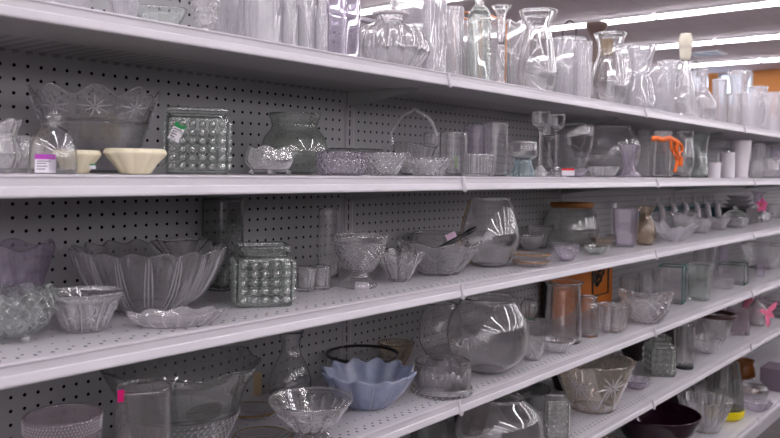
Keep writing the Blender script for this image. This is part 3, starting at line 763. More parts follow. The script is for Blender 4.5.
def ribbon(name, P, mat, wid, parent):
    A = smooth_path(P, 24); vs = []
    for i, q in enumerate(A):
        wv = Vector((0, 0, wid/2)) if abs(A[min(i+1, 23)][2]-A[max(i-1, 0)][2]) < .5*np.linalg.norm(A[min(i+1, 23)]-A[max(i-1, 0)]) else Vector((math.cos(f)*wid/2, math.sin(f)*wid/2, 0))
        vs += [Vector(q)+wv, Vector(q)-wv]
    me = mesh(vs, [(2*i, 2*i+1, 2*i+3, 2*i+2) for i in range(23)]); r_ = link(name, me, M[mat], parent)
    md = r_.modifiers.new('thick', 'SOLIDIFY'); md.thickness = .0015; return r_
P_ = [on_y(x_, y_, -.325) for x_, y_ in ((652, 139), (657, 138), (663, 139.5), (669, 138), (673, 139.5), (677, 144), (676, 151), (681, 158), (680, 166))]
rb = ribbon('ribbon', P_, 'orange', .018, None); ribbon('loose_end', [on_y(x_, y_, -.318) for x_, y_ in ((671, 138), (680, 143), (682, 151), (677, 156))], 'orange', .013, rb)
ribbon('loose_end', [on_y(x_, y_, -.33) for x_, y_ in ((671, 141), (672, 150), (677, 160), (675, 172))], 'orange', .012, rb)
tag(rb, 'bright orange ribbon draped over the front of the rectangular vase', 'ribbon')
G('glass_vase', 'tall waisted clear vase with a greyish tint right of the orange ribbon', 'vase', 2, 699, -.20, 20, 43, HOUR, 'greenish', None, 3.5)
G('glass_votive', 'small white frosted votive cup, shortest of the white pieces on the second shelf', 'votive holder', 2, 714, -.30, 13, 15, TUM, 'white_frost', None, 3)
G('glass_cup', 'grey-white frosted cylinder cup between the small votive and the tall white vase', 'cup', 2, 727, -.22, 14, 25, CYL, 'white_frost', None, 3)
G('ceramic_vase', 'tall plain white tapered vase near the far end of the second shelf', 'vase', 2, 740, -.24, 20, 37, [(.62, 0), (.68, .02), (.85, .5), (1, 1)], 'whiteglass', None, 3)
G('storage_jar', 'squat clear jar with a shiny shoulder behind the white cups, second shelf', 'jar', 2, 718, -.105, 28, 36, JAR, 'clear', None, 3)
G('glass_dish', 'crystal sugar bowl, the nearer of the far-end crystal pieces, second shelf', 'bowl', 2, 755, -.28, 13, 17, TULIP, 'cut', lambda W, H: diamond(12, .03, .005), 4)
G('glass_dish', 'crystal compote, the farther of the far-end crystal pieces, second shelf', 'bowl', 2, 770, -.27, 15, 20, TULIP, 'cut', lambda W, H: flute(10, .08), 4)
G('glass_vase', 'tall clear tube vase behind the crystal sugar bowl at the far end, second shelf', 'vase', 2, 758, -.13, 12, 34, CYL, 'clear', None, 3)
G('glass_vase', 'tall purple-tinted vase at the very right end of the second shelf', 'vase', 2, 776, -.13, 14, 31, TULIP, 'lav', None, 3)

# ================================================================== THIRD SHELF
G('glass_bowl', 'large light purple flared glass bowl at the back left of the third shelf', 'bowl', 3, 16, -.115, 72, 78, [(.3, 0), (.36, .04), (.62, .4), (.85, .75), (1, 1)], 'purple', lambda W, H: ruffle(5, .006, .0, H), 3, n=96)
o = item('footed_bowl', 'pale green cut-glass bowl on little ball feet at the left edge, third shelf', 'bowl', 3, 12, 341, 78, 50,
     [('bowl', 'v', [(.42, .14), (.55, .17), (.85, .42), (.97, .75), (1, 1)], 'greenish', lambda W, H: chain(diamond(18, .026, .0035), ruffle(8, .0035, .0, H)), 4)], n=128)
k = o['_k']
for a in range(3):
    t_ = math.radians(-70+120*a); x_, y_ = 17*k*math.cos(t_), 17*k*math.sin(t_)
    lathe('ball_foot', [(0, 0), (3.6*k, 1*k), (4.6*k, 4*k), (3.6*k, 7.5*k), (0, 9*k)], M['cut'], o, 16).location = (x_, y_, 0)
G('glass_bowl', 'pressed cut-glass bowl with a beaded rim, right of the pale green footed bowl', 'bowl', 3, 85, 330, 72, 38, [(.52, 0), (.56, .04), (.72, .4), (.94, .82), (1, 1)], 'cut', lambda W, H: chain(star(14, .0035, H*.06, H*.8), hob(70, .006, .0012, H*.86, H*1.1)), 4, n=210)
G('glass_tray', 'shallow frosted leaf-shaped tray lying at the front of the third shelf', 'tray', 3, 176, 326, 94, 12, [(.62, 0), (.66, .12), (.85, .45), (1, 1)], 'frost', lambda W, H: chain(flute(9, .05), ruffle(9, .003, 0, H)), 4, asp=.45, rz=math.radians(-28), n=120)
item('punch_bowl', 'big fluted clear bowl with scalloped rim and frosted petals, third shelf', 'bowl', 3, 149, -.150, 146, 60,
     [(None, 'v', [(.40, 0), (.50, .04), (.76, .33), (.93, .72), (1, 1)], 'dusty', lambda W, H: chain(flute(16, .045), ruffle(16, .004, 0, H)), 4.5)], n=192)
G('leaf_dish', 'clear swirled leaf dish standing in the big fluted bowl on the third shelf', 'dish', 3, 180, -.150, 60, 53, [(.14, 0), (.18, .2), (.42, .6), (1, 1)], 'clear', lambda W, H: flute(7, .12, swirl=40.), 3, tilt=(0, 0, .022), asp=.6)
G('glass_vase', 'tall dark-tinted square vase standing behind the big fluted bowl', 'vase', 3, 222, 289, 32, 90, CYL, 'dark', None, 4, sq=8, rz='cam45')
item('glass_canister', 'open square hobnail canister in pale green glass, middle of the third shelf', 'canister', 3, 262, 303, 55, 58,
     [('body', 'v', [(.94, 0), (1, .03), (1, .78), (.84, .84), (.84, .87), (.95, .93), (.95, 1)], 'greenish', None, 4.5)], sq=9, rz='cam6', n=160)
for i, (px_, py_, w_, h_, lb) in enumerate(((305, 291, 22, 23, 'front left'), (321, 289, 20, 22, 'front right'))):
    G('glass_cup', f'small thick cut-glass cup, {lb} of the little cups beside the hobnail canister', 'cup', 3, px_, py_, w_, h_, TUM, 'cut', lambda W, H: flute(10, .06), 4, group='small cut-glass cups')
G('glass_vase', 'tall narrow clear cylinder vase at the back behind the small cut-glass cups', 'vase', 3, 328, 277, 21, 68, CYL, 'clear', None, 2.5)
item('compote', 'clear footed compote with a saw-tooth rim and diamond-cut bowl', 'compote', 3, 359, 287, 56, 51,
     [('foot', 's', [(.62, 0), (.66, .05), (.60, .10), (.34, .20), (.28, .27)], 'cut', None, None),
      ('bowl', 'v', [(.28, .27), (.5, .36), (.76, .58), (.90, .82), (1.0, .90), (1.02, 1)], 'cut', lambda W, H: chain(diamond(26, .013, .003, H*.3, H*.82), saw(36, .005, H)), 4)], n=180)
o = bpy.data.objects['compote']; sticker(o, 362, 286, 13, 7, None, rad=12, lines=False)
fl = lambda W, H: chain(flute(6, .10), ruffle(6, .006, 0, H))
G('glass_bowl', 'frosted flower-petal glass bowl with cut facets, front centre of the third shelf', 'bowl', 3, 438, 274, 78, 31, [(.42, 0), (.5, .06), (.78, .5), (1, 1)], 'pattern', fl, 4, n=120)
G('glass_bowl', 'frosted flower-petal glass bowl right beside the saw-tooth compote', 'bowl', 3, 399, 281, 42, 28, [(.42, 0), (.5, .06), (.78, .5), (1, 1)], 'pattern', fl, 4, n=120)
G('glass_bowl', 'pale round glass bowl standing behind the frosted flower bowls', 'bowl', 3, 437, -.085, 50, 30, [(.6, 0), (.75, .06), (.95, .4), (1, 1)], 'dusty', None, 3.5)
# marker pen lying in the flower bowl
yb = find('frosted flower-petal glass bowl with cut facets').location.y
pa, pb = on_y(440, 248, yb-.012), on_y(475, 228.5, yb-.03)
o = empty('marker_pen', pa); tag(o, 'black marker pen sticking up out of the frosted flower bowl', 'pen')
dv = pb-pa; tube('barrel', [(0, 0, 0), tuple(dv*.74)], .0058, M['black'], o, m=3, n=14); tube('cap', [tuple(dv*.745), tuple(dv)], .0066, M['black'], o, m=3, n=14)
pt = on_y(451, 236, yb-.02)
o = boxes('price_tag', [(-.014, .014, -.0003, .0003, -.008, .008)], M['pinktag']); o.location = pt; o.rotation_euler = (0, math.radians(-25), math.radians(-40)); tag(o, 'pale pink paper tag beside the black marker pen', 'tag')
item('glass_vase', 'large clear tapered vase with an amber edge leaning left, third shelf', 'vase', 3, 490, 266, 58, 68,
     [('body', 'v', [(.55, 0), (.62, .03), (.85, .22), (1, .42), (.86, .75), (.66, 1)], 'clear', None, 4)], n=96)
o = bpy.data.objects['glass_vase.'+'%03d' % 0] if False else [x for x in bpy.data.objects if x.get('label', '').startswith('large clear tapered vase')][0]
k = o['_k']; f2 = math.atan2(RT.y, RT.x); c, s = math.cos(f2), math.sin(f2)
tube('amber_edge', [(-u_*30.3*k*c, -u_*30.3*k*s, z_*68*k) for u_, z_ in ((.56, .01), (.63, .04), (.85, .22), (1, .42), (.87, .74), (.68, .985))], .0016, M['amber'], o)
G('glass_bowl', 'small ribbed clear bowl behind the gold-rimmed plates, third shelf', 'bowl', 3, 531, 250, 26, 14, BOWL, 'cut', lambda W, H: flute(20, .05), 3)
for i in range(2):
    item('glass_plate', f'gold-rimmed shallow glass dish, {"lower" if i == 0 else "upper"} one of the stacked pair', 'dish', 3, 531+i*0, 266, 38, 5,
         [('dish', 'v', PLATE, 'cut', lambda W, H: flute(16, .03), 3), ('gold_rim', 'r', [(.975, .93), (1.01, .93), (1.01, 1.08), (.975, 1.08)], 'gold', None, None)], group='gold-rimmed dishes')
    if i: [x for x in bpy.data.objects if x.get('label', '').startswith('gold-rimmed shallow glass dish, upper')][0].location.z += .02
item('fish_bowl', 'round clear fishbowl covered by a flat golden wooden lid, third shelf', 'fishbowl', 3, 571, -.105, 56, 38,
     [('bowl', 'v', [(.5, 0), (.7, .06), (.97, .35), (1, .5), (.88, .82), (.72, 1)], 'smoke', None, 3), ('lid', 'n', [(.6, 1.01), (.74, 1.01), (.76, 1.03), (.76, 1.12), (.74, 1.14), (.3, 1.14)], 'woodlid', None, None)], n=96)
G('glass_tray', 'pressed-glass tray with a toothed rim in front of the lidded fishbowl, left one', 'tray', 3, 560, 250, 30, 9, VBOWL, 'cut', lambda W, H: flute(24, .05, sharp=True), 3, asp=.7)
G('glass_tray', 'brown-tinted pressed-glass tray with a toothed rim, right one under the fishbowl', 'tray', 3, 603, 248, 30, 9, VBOWL, 'amberbowl', lambda W, H: flute(24, .05, sharp=True), 3, asp=.7)
G('glass_tray', 'pale green rectangular pressed-glass dish right of the boat-shaped dish', 'dish', 3, 597, 254, 32, 8, VBOWL, 'greenish', lambda W, H: flute(30, .04), 3, sq=5, asp=.6)
G('boat_dish', 'small pinkish white frosted boat-shaped dish at the front edge, third shelf', 'dish', 3, 567, 261, 35, 13, [(.45, 0), (.55, .1), (.85, .6), (1, 1)], 'lav', lambda W, H: chain(ruffle(2, .008, .05, H), flute(18, .03)), 4, asp=.6)
G('glass_vase', 'lavender rectangular vase with curved sides right of the lidded fishbowl', 'vase', 3, 625, 247, 25, 38, [(.70, 0), (.74, .03), (.95, .5), (1, 1)], 'lav', None, 5, sq=6, asp=.7, rz='cam90')
G('glass_vase', 'thin clear square tube vase behind the lavender curved-side vase', 'vase', 3, 609, 236, 12, 34, CYL, 'clear', None, 3, sq=8)
item('glass_bottle', 'small amber-tinted bottle vase with a hobnail belly, third shelf', 'vase', 3, 645, 245, 21, 38,
     [('body', 'v', [(.6, 0), (.75, .05), (1, .28), (.92, .5), (.55, .72), (.52, .84), (.75, .94), (.78, 1)], 'amberbowl', lambda W, H: hob(22, .010, .002, H*.08, H*.6), 3)], n=110)
G('splash_dish', 'white frosted glass dish with splashing upswept points, third shelf', 'dish', 3, 674, 241, 46, 12, [(.38, 0), (.48, .1), (.72, .5), (1, 1)], 'cutline', lambda W, H: chain(ruffle(2, .022, .14, H, 2), ruffle(9, .010, .05, H, 3), flute(9, .09)), 4, asp=.7, rz='cam40', n=96)
G('splash_dish', 'clear crystal dish with a tall wavy edge behind the white frosted splash dish', 'dish', 3, 683, 234, 26, 20, [(.35, 0), (.45, .1), (.75, .5), (1, 1)], 'cut', lambda W, H: ruffle(4, .012, .1, H, 2), 4, n=96)
# a rack of curved white glass arms on a teal rail
pA, pB = Vector((on_y(640, 208, -.05).x, -.05, Z3)), Vector((on_y(716, 206, -.05).x, -.05, Z3))
o = empty('arm_rack', (pA+pB)/2); tag(o, 'dark teal rail rack with seven curved white glass arms with knobs', 'rack')
L = (pB-pA).length/2; zt = .115
boxes('rail', [(-L, L, -.012, .012, zt-.02, zt)], M['tealrail'], o, .002)
for sx in (-1, 1): boxes('rack_leg', [(sx*L-.008, sx*L+.008, -.03, .03, .0, zt-.02)], M['tealrail'], o)
for i in range(7):
    x_ = -L*.92+i*L*1.84/6
    am = tube('arm', [(x_, .0, zt+.012), (x_, -.016, zt), (x_-.012, -.026, zt-.035), (x_-.05, -.045, zt-.070), (x_-.085, -.06, zt-.085)], [.010, .015, .016, .013, .006], M['whiteglass'], o, m=18, n=10)
    lathe('knob', [(0, 0), (.006, .001), (.004, .008), (.007, .014), (.004, .022), (0, .023)], M['whiteglass'], am, 12).location = (x_, 0, zt+.0215)
G('glass_bowl', 'clear cut-crystal bowl, left one of the low crystal row under the white arms', 'bowl', 3, 699, 233, 26, 14, VBOWL, 'cut', lambda W, H: diamond(14, .03, .004), 4)
G('glass_bowl', 'clear cut-crystal dish, right one of the low crystal row under the white arms', 'bowl', 3, 719, 230, 20, 12, VBOWL, 'cut', lambda W, H: flute(12, .08, sharp=True), 4)
item('lidded_dish', 'small crystal dish with a pyramid-shaped lid and knob, far part of the third shelf', 'dish', 3, 735, 227, 25, 21,
     [('dish', 'v', [(.7, 0), (.85, .1), (1, .45)], 'cut', lambda W, H: flute(12, .05), 4), ('lid', 's', [(1.02, .47), (.98, .52), (.5, .75), (.1, .84), (.16, .92), (.08, 1)], 'greenish', None, None)])
S = Spot(3, 737, -.11); o = boxes('dark_box', [(-.12, .12, -.08, .08, 0, .085)], M['darktray'], None, .003); o.location = S.p+Vector((0, 0, .0006)); tag(o, 'flat dark box behind the pyramid-lidded dish, glass plates piled on it', 'box')
for i in range(3):
    o = G('glass_plate', f'clear glass plate, {("lowest", "middle", "topmost")[i]} of the stack on the dark box', 'plate', 3, 738, -.11, 30-4*i, 3.4, PLATE, 'clear2', None, 3, group='stacked plates on the dark box')
    o.location.z += .0865+i*.023
o = item('candlestick', 'clear crystal candlestick vase with a pink flower, far part of the third shelf', 'candlestick', 3, 758, 222, 19, 30,
     [('base', 's', [(.95, 0), (1, .08), (.6, .3), (.3, .45), (.3, .6)], 'cut', lambda W, H: flute(8, .08), None), ('cup', 'v', [(.3, .6), (.5, .7), (.45, .88), (.75, 1)], 'lav', None, 3)])
c0 = on_y(760, 205, o.location.y-.045)
fo = empty('artificial_flower', c0, math.radians(-30)); tag(fo, 'pink artificial flower at the neck of the crystal candlestick', 'flower')
def petal(parent, ang, L_, W_, mat, tiltz=.3):
    vs, fs = [], []; n1, n2 = 8, 5
    for i in range(n1+1):
        u_ = i/n1; wd = W_*math.sin(math.pi*min(u_*.9+.08, 1))**.7
        for j in range(n2):
            v_ = (j/(n2-1)-.5)*2
            vs.append((u_*L_*math.cos(ang)-v_*wd*math.sin(ang), -.01*math.sin(u_*2.4)-.006*v_*v_, u_*L_*math.sin(ang)+v_*wd*math.cos(ang)))
    for i in range(n1):
        for j in range(n2-1): fs.append((i*n2+j, i*n2+j+1, (i+1)*n2+j+1, (i+1)*n2+j))
    r_ = link('petal', mesh(vs, fs), M[mat], parent); md = r_.modifiers.new('t', 'SOLIDIFY'); md.thickness = .0012; return r_
for a in range(5): petal(fo, a*2*math.pi/5+.3, .042, .017, 'pinkflower')
lathe('flower_centre', [(0, -.006), (.007, -.003), (.008, .003), (0, .007)], M['gold'], fo, 12).location = (0, -.008, 0)
G('glass_bowl', 'far-end crystal bowl right of the candlestick with the pink flower', 'bowl', 3, 775, 218, 19, 14, BOWL, 'cut', lambda W, H: diamond(12, .03, .005), 4)
G('glass_bowl', 'low far-end cut dish between the candlestick and the last crystal bowl', 'bowl', 3, 768, 221, 10, 8, BOWL, 'cut', lambda W, H: flute(12, .05), 4)

# ================================================================== FOURTH SHELF
G('tumbler', 'wide etched pinkish glass tumbler cut off by the bottom of the photo, left', 'tumbler', 4, 62, -.27, 75, 98, [(.72, 0), (.76, .03), (.9, .5), (1, 1)], 'frostpink', lambda W, H: flute(50, .006), 4, n=110)
o = item('glass_vase', 'plain clear cylinder vase with a hot pink dot sticker, fourth shelf', 'vase', 4, 143, -.31, 53, 111, [('body', 'v', CYL, 'frontclear', None, 3)], n=96)
sticker(o, 121, 396, 6.5, 12, None, 'pink_dot', mat='st_pink', lines=False, rad=17)
item('punch_bowl', 'huge dark-looking clear punch bowl with a textured lower half, fourth shelf', 'bowl', 4, 180, -.192, 156, 92,
     [('body', 'v', [(.36, 0), (.44, .03), (.62, .25), (.74, .50)], 'smoke', lambda W, H: hob(56, .012, .0022, H*.05, H*.48), 4), ('flared_rim', 'v', [(.742, .505), (.82, .72), (.95, .92), (1, 1)], 'smoke', lambda W, H: ruffle(8, .004, .02, H, 4), 4)], n=200)
G('glass_vase', 'tall clear bulb vase with a narrow neck behind the star-cut bowl, fourth shelf', 'vase', 4, 290, -.085, 43, 69, [(.8, 0), (.9, .04), (1, .22), (.85, .45), (.50, .68), (.44, .85), (.62, 1)], 'clear', None, 3, n=96)
boxes('card', [(-.011, .011, -.001, .001, 0, .055)], M['carton']); o = bpy.data.objects['card.001'] if 'card.001' in bpy.data.objects else bpy.data.objects['card']
o.location = Spot(4, 257, 396).p+Vector((0, 0, .001)); o.rotation_euler = (0, 0, math.radians(-30)); tag(o, 'small tan cardboard piece behind the huge punch bowl', 'card')
for i, (px_, py_, lb, w_) in enumerate(((252, 417, 'behind', 50), (262, 444, 'in front of', 58))):
    item('glass_plate', f'clear leaf-pattern plate with an amber rim, the one {lb} the other', 'plate', 4, px_, py_, w_, 7,
         [('plate', 'v', [(.5, 0), (.55, .2), (.8, .5), (1, 1)], 'cut', lambda W, H: flute(18, .02), 4), ('amber_rim', 'r', [(.98, .95), (1.01, .95), (1.01, 1.15), (.98, 1.15)], 'amber', None, None)], group='amber-rimmed plates', n=96)
o = item('footed_bowl', 'cut-glass bowl with a star-cut inside and beaded rim on a short foot', 'bowl', 4, 310, 437, 84, 38,
     [('foot', 's', [(.44, 0), (.46, .05), (.40, .12), (.36, .17)], 'cut', lambda W, H: flute(10, .08), None),
      ('bowl', 'v', [(.38, .17), (.50, .25), (.72, .55), (.92, .85), (1, 1)], 'cut', lambda W, H: chain(star(16, .004, H*.2, H*.85), hob(60, .007, .0014, H*.92, H*1.1)), 4)], n=180)
G('scalloped_bowl', 'opalescent blue scalloped petal bowl, middle of the fourth shelf', 'bowl', 4, 368, 405, 92, 33, [(.40, 0), (.48, .05), (.74, .40), (.92, .80), (1, 1)], 'blue', lambda W, H: chain(flute(12, .03), ruffle(12, .0045, .03, H, 3)), 5, n=180)
item('glass_bowl', 'straight-sided clear bowl with a dark grey rim against the pegboard, fourth shelf', 'bowl', 4, 362, -.092, 72, 26,
     [('body', 'v', [(.9, 0), (.96, .05), (1, .5), (1, .96)], 'clear', None, 3), ('dark_rim', 'r', [(.97, .955), (1.02, .955), (1.02, 1.06), (.97, 1.06)], 'darktray', None, None)], n=96)
G('ribbed_dish', 'ribbed amber-tinted glass dish behind the blue bowl, fourth shelf', 'dish', 4, 396, -.055, 36, 22, VBOWL, 'amberbowl', lambda W, H: flute(40, .04), 3, n=160)
item('etched_bowl', 'straight-sided clear bowl etched with frosted leaves at the joint, fourth shelf', 'bowl', 4, 442, 392, 57, 31,
     [('body', 'v', [(1.03, 0), (1.05, .04), (.98, .30), (.97, .6), (.97, 1)], 'clear', lambda W, H: hob(44, .009, .0045, 0, H*.24), 3.5),
      ('etched_leaves', 'r', [(.995, .36), (1.003, .36), (1.003, .78), (.995, .78)], 'frost', lambda W, H: (lambda T, R, Z, O: (R, np.where(Z > H*.5, H*(.58+.30*np.abs(np.sin(3.5*T))**.6*(.55+.45*np.abs(np.sin(13*T+1)))), H*(.36-.04*np.abs(np.sin(9*T)))))), None)], n=176)
G('fish_bowl', 'large round clear fishbowl in the middle of the fourth shelf', 'fishbowl', 4, 487, 371, 82, 74, [(.42, 0), (.52, .03), (.86, .2), (1, .46), (.94, .70), (.70, .93), (.66, .97), (.68, 1)], 'clear', None, 3, n=128)
G('fish_bowl', 'smaller clear fishbowl behind and left of the large one, fourth shelf', 'fishbowl', 4, 440, -.105, 44, 56, FISH, 'clear', None, 3, n=96)
o = item('crystal_stopper', 'tall cut-crystal shaker with a green tag behind the large fishbowl', 'shaker', 4, 528, 331, 17, 33, [('body', 's', [(.5, 0), (.6, .1), (.4, .3), (.8, .5), (1, .75), (.6, .95), (.3, 1)], 'cut', lambda W, H: flute(8, .08), None)])
sticker(o, 529, 319, 11, 3, None, 'green_tag', mat='st_green', lines=False, rad=9)
G('glass_cup', 'small clear scalloped cup right of the large fishbowl, fourth shelf', 'cup', 4, 533, 360, 25, 22, [(.5, 0), (.55, .05), (.85, .45), (1, 1)], 'cut', lambda W, H: ruffle(8, .003, .05, H), 3)
G('glass_ashtray', 'low ribbed crystal ashtray dish beside the small scalloped cup', 'dish', 4, 557, 352, 33, 12, VBOWL, 'cut', lambda W, H: flute(20, .05, sharp=True), 4)
G('storage_jar', 'tall clear hurricane jar with a rolled rim in front of the orange picture', 'jar', 4, 563, 342, 40, 60, [(.78, 0), (.88, .03), (.92, .25), (.86, .6), (.84, .8), (.82, .92), (.98, 1)], 'clear', None, 3.5, n=96)
G('storage_jar', 'narrow clear jar with a flared lip between the hurricane jar and the ruffled cup', 'jar', 4, 588, 336, 20, 40, JAR, 'clear', None, 3.5)
G('glass_cup', 'clear square cup with petal-ruffled sides right of the narrow jar', 'cup', 4, 611, 331, 30, 26, [(.65, 0), (.75, .06), (.9, .5), (1, 1)], 'cut', lambda W, H: flute(8, .07), 4, sq=4)
G('crystal_bowl', 'crystal bowl with an upswept wing edge left of the teal-edged tank', 'bowl', 4, 645, 322, 46, 28, [(.5, 0), (.6, .06), (.88, .4), (1, 1)], 'cut', lambda W, H: chain(diamond(16, .03, .004), ruffle(2, .012, .12, H, 3)), 4, n=120, rz='cam90')
# orange picture with black grapes, standing at the back
pl = on_z(546, 324, Z4); 
xa = on_y(547, 300, -.035).x; xb = on_y(611, 300, -.035).x
o = empty('framed_picture', ((xa+xb)/2, -.035, Z4+.0006)); tag(o, 'orange picture of dark grapes in a thin black frame, fourth shelf', 'picture')
hw = (xb-xa)/2; ht = .215
boxes('canvas', [(-hw, hw, -.004, .004, 0, ht)], M['orangepic'], o)
boxes('frame', [(-hw-.012, -hw, -.008, .008, 0, ht+.01), (hw*.30, hw*.34, -.0075, -.004, ht*.08, ht-.005), (hw*.34, hw*.86, -.0075, -.004, ht*.20, ht*.225), (hw*.83, hw*.86, -.0075, -.004, ht*.22, ht*.94), (-hw, hw, -.008, .008, ht, ht+.01)], M['black'], o)
gv = []
rnd = random.Random(3)
for i in range(26):
    a_ = rnd.uniform(0, 6.28); q = rnd.random()**.5
    gv.append((hw*.52+q*.052*math.cos(a_), ht*.62+q*.036*math.sin(a_)*(1.1 if math.sin(a_) > 0 else 1.3)))
bl = []
vs, fs = [], []
for x_, z_ in gv:
    b0 = len(vs); vs += [(x_+.011*math.cos(t_*math.pi/5), -.0055, z_+.011*math.sin(t_*math.pi/5)) for t_ in range(10)]; fs.append(tuple(range(b0, b0+10)))
link('grape_drawing', mesh(vs, fs), M['grape'], o, False)
def edged_tank(name, label, px, py, w, d, h, mat, rot, body='clear', lv=4):
    S = Spot(lv, px, py); o = empty(name, S.p+Vector((0, 0, .0006)), math.radians(rot)); tag(o, label, 'glass tank'); o['_k'] = S.k
    W, D, H = w*S.k/2, d*S.k/2, h*S.k; t = .003
    boxes('glass_walls', [(-W+t, W-t, -D, -D+t, t, H), (-W+t, W-t, D-t, D, t, H), (-W, -W+t, -D, D, t, H), (W-t, W, -D, D, t, H), (-W, W, -D, D, 0, t)], M[body], o)
    e = .0018
    boxes('colored_edge', [(-W-e, W+e, -D-e, -D+e, H, H+2*e), (-W-e, -W+e, -D-e, D+e, H, H+2*e), (W-e, W+e, -D-e, D+e, H, H+2*e), (-W-e, W+e, D-e, D+e, H, H+2*e),
        (-W-e, -W+e, -D-e, -D+e, 0, H), (W-e, W+e, -D-e, -D+e, 0, H), (-W-e, W+e, -D-e, -D+e, 0, 2*e), (W-e, W+e, -D-e, D+e, 0, 2*e)], M[mat], o)
    return o
edged_tank('glass_tank', 'clear square tank with bright teal glass edges, right part of the fourth shelf', 672, 302, 26, 22, 36, 'teal', 12)
G('glass_vase', 'clear vase with a square flared top right of the teal-edged tank', 'vase', 4, 699, 300, 24, 36, [(.72, 0), (.78, .04), (.80, .5), (.84, .75), (1.1, 1)], 'greenish', None, 4, sq=4)
G('glass_vase', 'tall clear cylinder behind the square flared vase, fourth shelf', 'vase', 4, 704, 281, 20, 38, CYL, 'clear', None, 3)
edged_tank('glass_box', 'low glass box with dark green edges, far part of the fourth shelf', 733, 283, 27, 24, 19, 'green', 8)
G('ribbed_dish', 'low ribbed clear dish in front of the green-edged box', 'dish', 4, 722, 288, 18, 9, CYL, 'cut', lambda W, H: flute(18, .06), 3, sq=4)
G('glass_bowl', 'wide clear trapezoid bowl with thick sides at the far end of the fourth shelf', 'bowl', 4, 762, 268, 38, 24, [(.55, 0), (.62, .05), (.85, .5), (1, 1)], 'clear', None, 5, sq=3.5)
G('glass_votive', 'small lavender glass votive in front of the wide trapezoid bowl', 'votive holder', 4, 760, 277, 9, 12, TUM, 'lav', None, 3)
G('glass_vase', 'purple-topped clear vase behind the green-edged box, fourth shelf', 'vase', 4, 723, 272, 12, 30, HOUR, 'lav', None, 3)
G('drinking_glass', 'straight clear glass at the right end of the fourth shelf', 'tumbler', 4, 777, 262, 12, 18, CYL, 'clear', lambda W, H: flute(10, .04), 3)

# ================================================================== FIFTH SHELF
G('fish_bowl', 'big round clear fishbowl cut off by the bottom of the photo, fifth shelf', 'fishbowl', 5, 499, 464, 88, 68, [(.45, 0), (.55, .03), (.90, .22), (1, .46), (.90, .76), (.56, .96), (.52, 1)], 'clear', None, 3, n=128)
G('glass_vase', 'square diamond-cut glass vase right of the big fishbowl, fifth shelf', 'vase', 5, 556, 440, 22, 42, CYL, 'cut', None, 4, sq=9, n=160, rz='cam8')
G('star_bowl', 'large star-cut crystal bowl with a saw-tooth rim, centre of the fifth shelf', 'bowl', 5, 592, 408, 82, 48, [(.50, 0), (.56, .04), (.68, .35), (.86, .72), (1, 1)], 'brilliant', lambda W, H: saw(40, .004, H), 5, n=200)
G('brown_bowl', 'dark brown glass bowl behind the big fishbowl, fifth shelf', 'bowl', 5, 520, 418, 60, 30, BOWL, 'dark', None, 4)
G('glass_vase', 'dark smoky cylinder vase at the bottom edge of the photo, fifth shelf', 'vase', 5, 428, 466, 36, 52, CYL, 'dark', None, 4)
G('crystal_dish', 'low purple-tinted crystal dish between the star-cut bowl and the block canister', 'dish', 5, 636, 388, 28, 8, PLATE, 'lav', lambda W, H: flute(10, .08, sharp=True), 4)
item('block_canister', 'square block-cut greenish glass canister with a sloping shoulder, fifth shelf', 'canister', 5, 659, 374, 25, 38,
     [('body', 'v', [(.95, 0), (1, .03), (1, .70), (.72, .86), (.72, 1)], 'greengray', lambda W, H: hob(4, H*.68/4, .005, .003, H*.70, True), 5)], sq=9, rz='cam20', n=160)
item('glass_vase', 'tall clear footed glass with a dark round base right of the block canister', 'vase', 5, 684, 368, 23, 44,
     [('base', 's', [(.75, 0), (.80, .04), (.78, .06)], 'black', None, None), ('body', 'v', [(.75, .07), (.82, .2), (.86, .6), (.88, 1)], 'clear', None, 3)])
G('crystal_bowl', 'crystal leaf bowl with jagged wings right of the tall footed glass', 'bowl', 5, 707, 353, 32, 16, [(.4, 0), (.5, .1), (.8, .55), (1, 1)], 'cut', lambda W, H: chain(flute(9, .08, sharp=True), ruffle(3, .008, .1, H)), 4)
item('glass_bowl', 'clear round bowl with a dark brown rim near the pink ribbon, fifth shelf', 'bowl', 5, 715, 340, 38, 25,
     [('body', 'v', VBOWL, 'clear', lambda W, H: flute(20, .02), 4), ('brown_rim', 'r', [(.95, .94), (1.03, .94), (1.03, 1.10), (.95, 1.10)], 'brown', None, None)])
G('candle_block', 'pinkish frosted square candle glass right of the brown-rimmed bowl', 'candle', 5, 738, 334, 18, 25, CYL, 'frostpink', None, 6, sq=7, rz='cam20')
o = item('glass_bottle', 'round cut-glass scent bottle tied with a pink ribbon, fifth shelf', 'bottle', 5, 757, 325, 17, 34,
     [('body', 'v', [(.6, 0), (.8, .06), (1, .3), (.8, .55), (.35, .68), (.35, .76)], 'cut', lambda W, H: diamond(14, .03, .004), 4), ('neck', 'v', [(.42, .765), (.42, 1)], 'lav', None, 2)])
c0 = on_y(765, 313, o.location.y-.06)
fo = empty('ribbon_bow', c0, math.radians(-35)); tag(fo, 'bright pink ribbon bow on the neck of the round scent bottle', 'bow')
for a, L_, W_ in ((.75, .085, .016), (-1.45, .075, .014), (-.35, .05, .014), (2.7, .05, .014)):
    r_ = petal(fo, a, L_, W_, 'pink'); r_.name = 'loop'
G('tulle_bundle', 'gathered dark pink tulle behind the pink-ribboned scent bottle', 'tulle', 5, 748, 318, 17, 28, [(.7, 0), (1, .2), (.5, .55), (.9, 1)], 'tulle', lambda W, H: flute(11, .12), 2)
for i in range(4):
    o = G('glass_plate', f'clear glass plate, {("lowest", "second", "third", "topmost")[i]} in the stack at the right end of the fifth shelf', 'plate', 5, 779, 316, 30, 3, PLATE, 'dusty', None, 3, group='stacked plates at the right end')
    o.location.z += i*.026

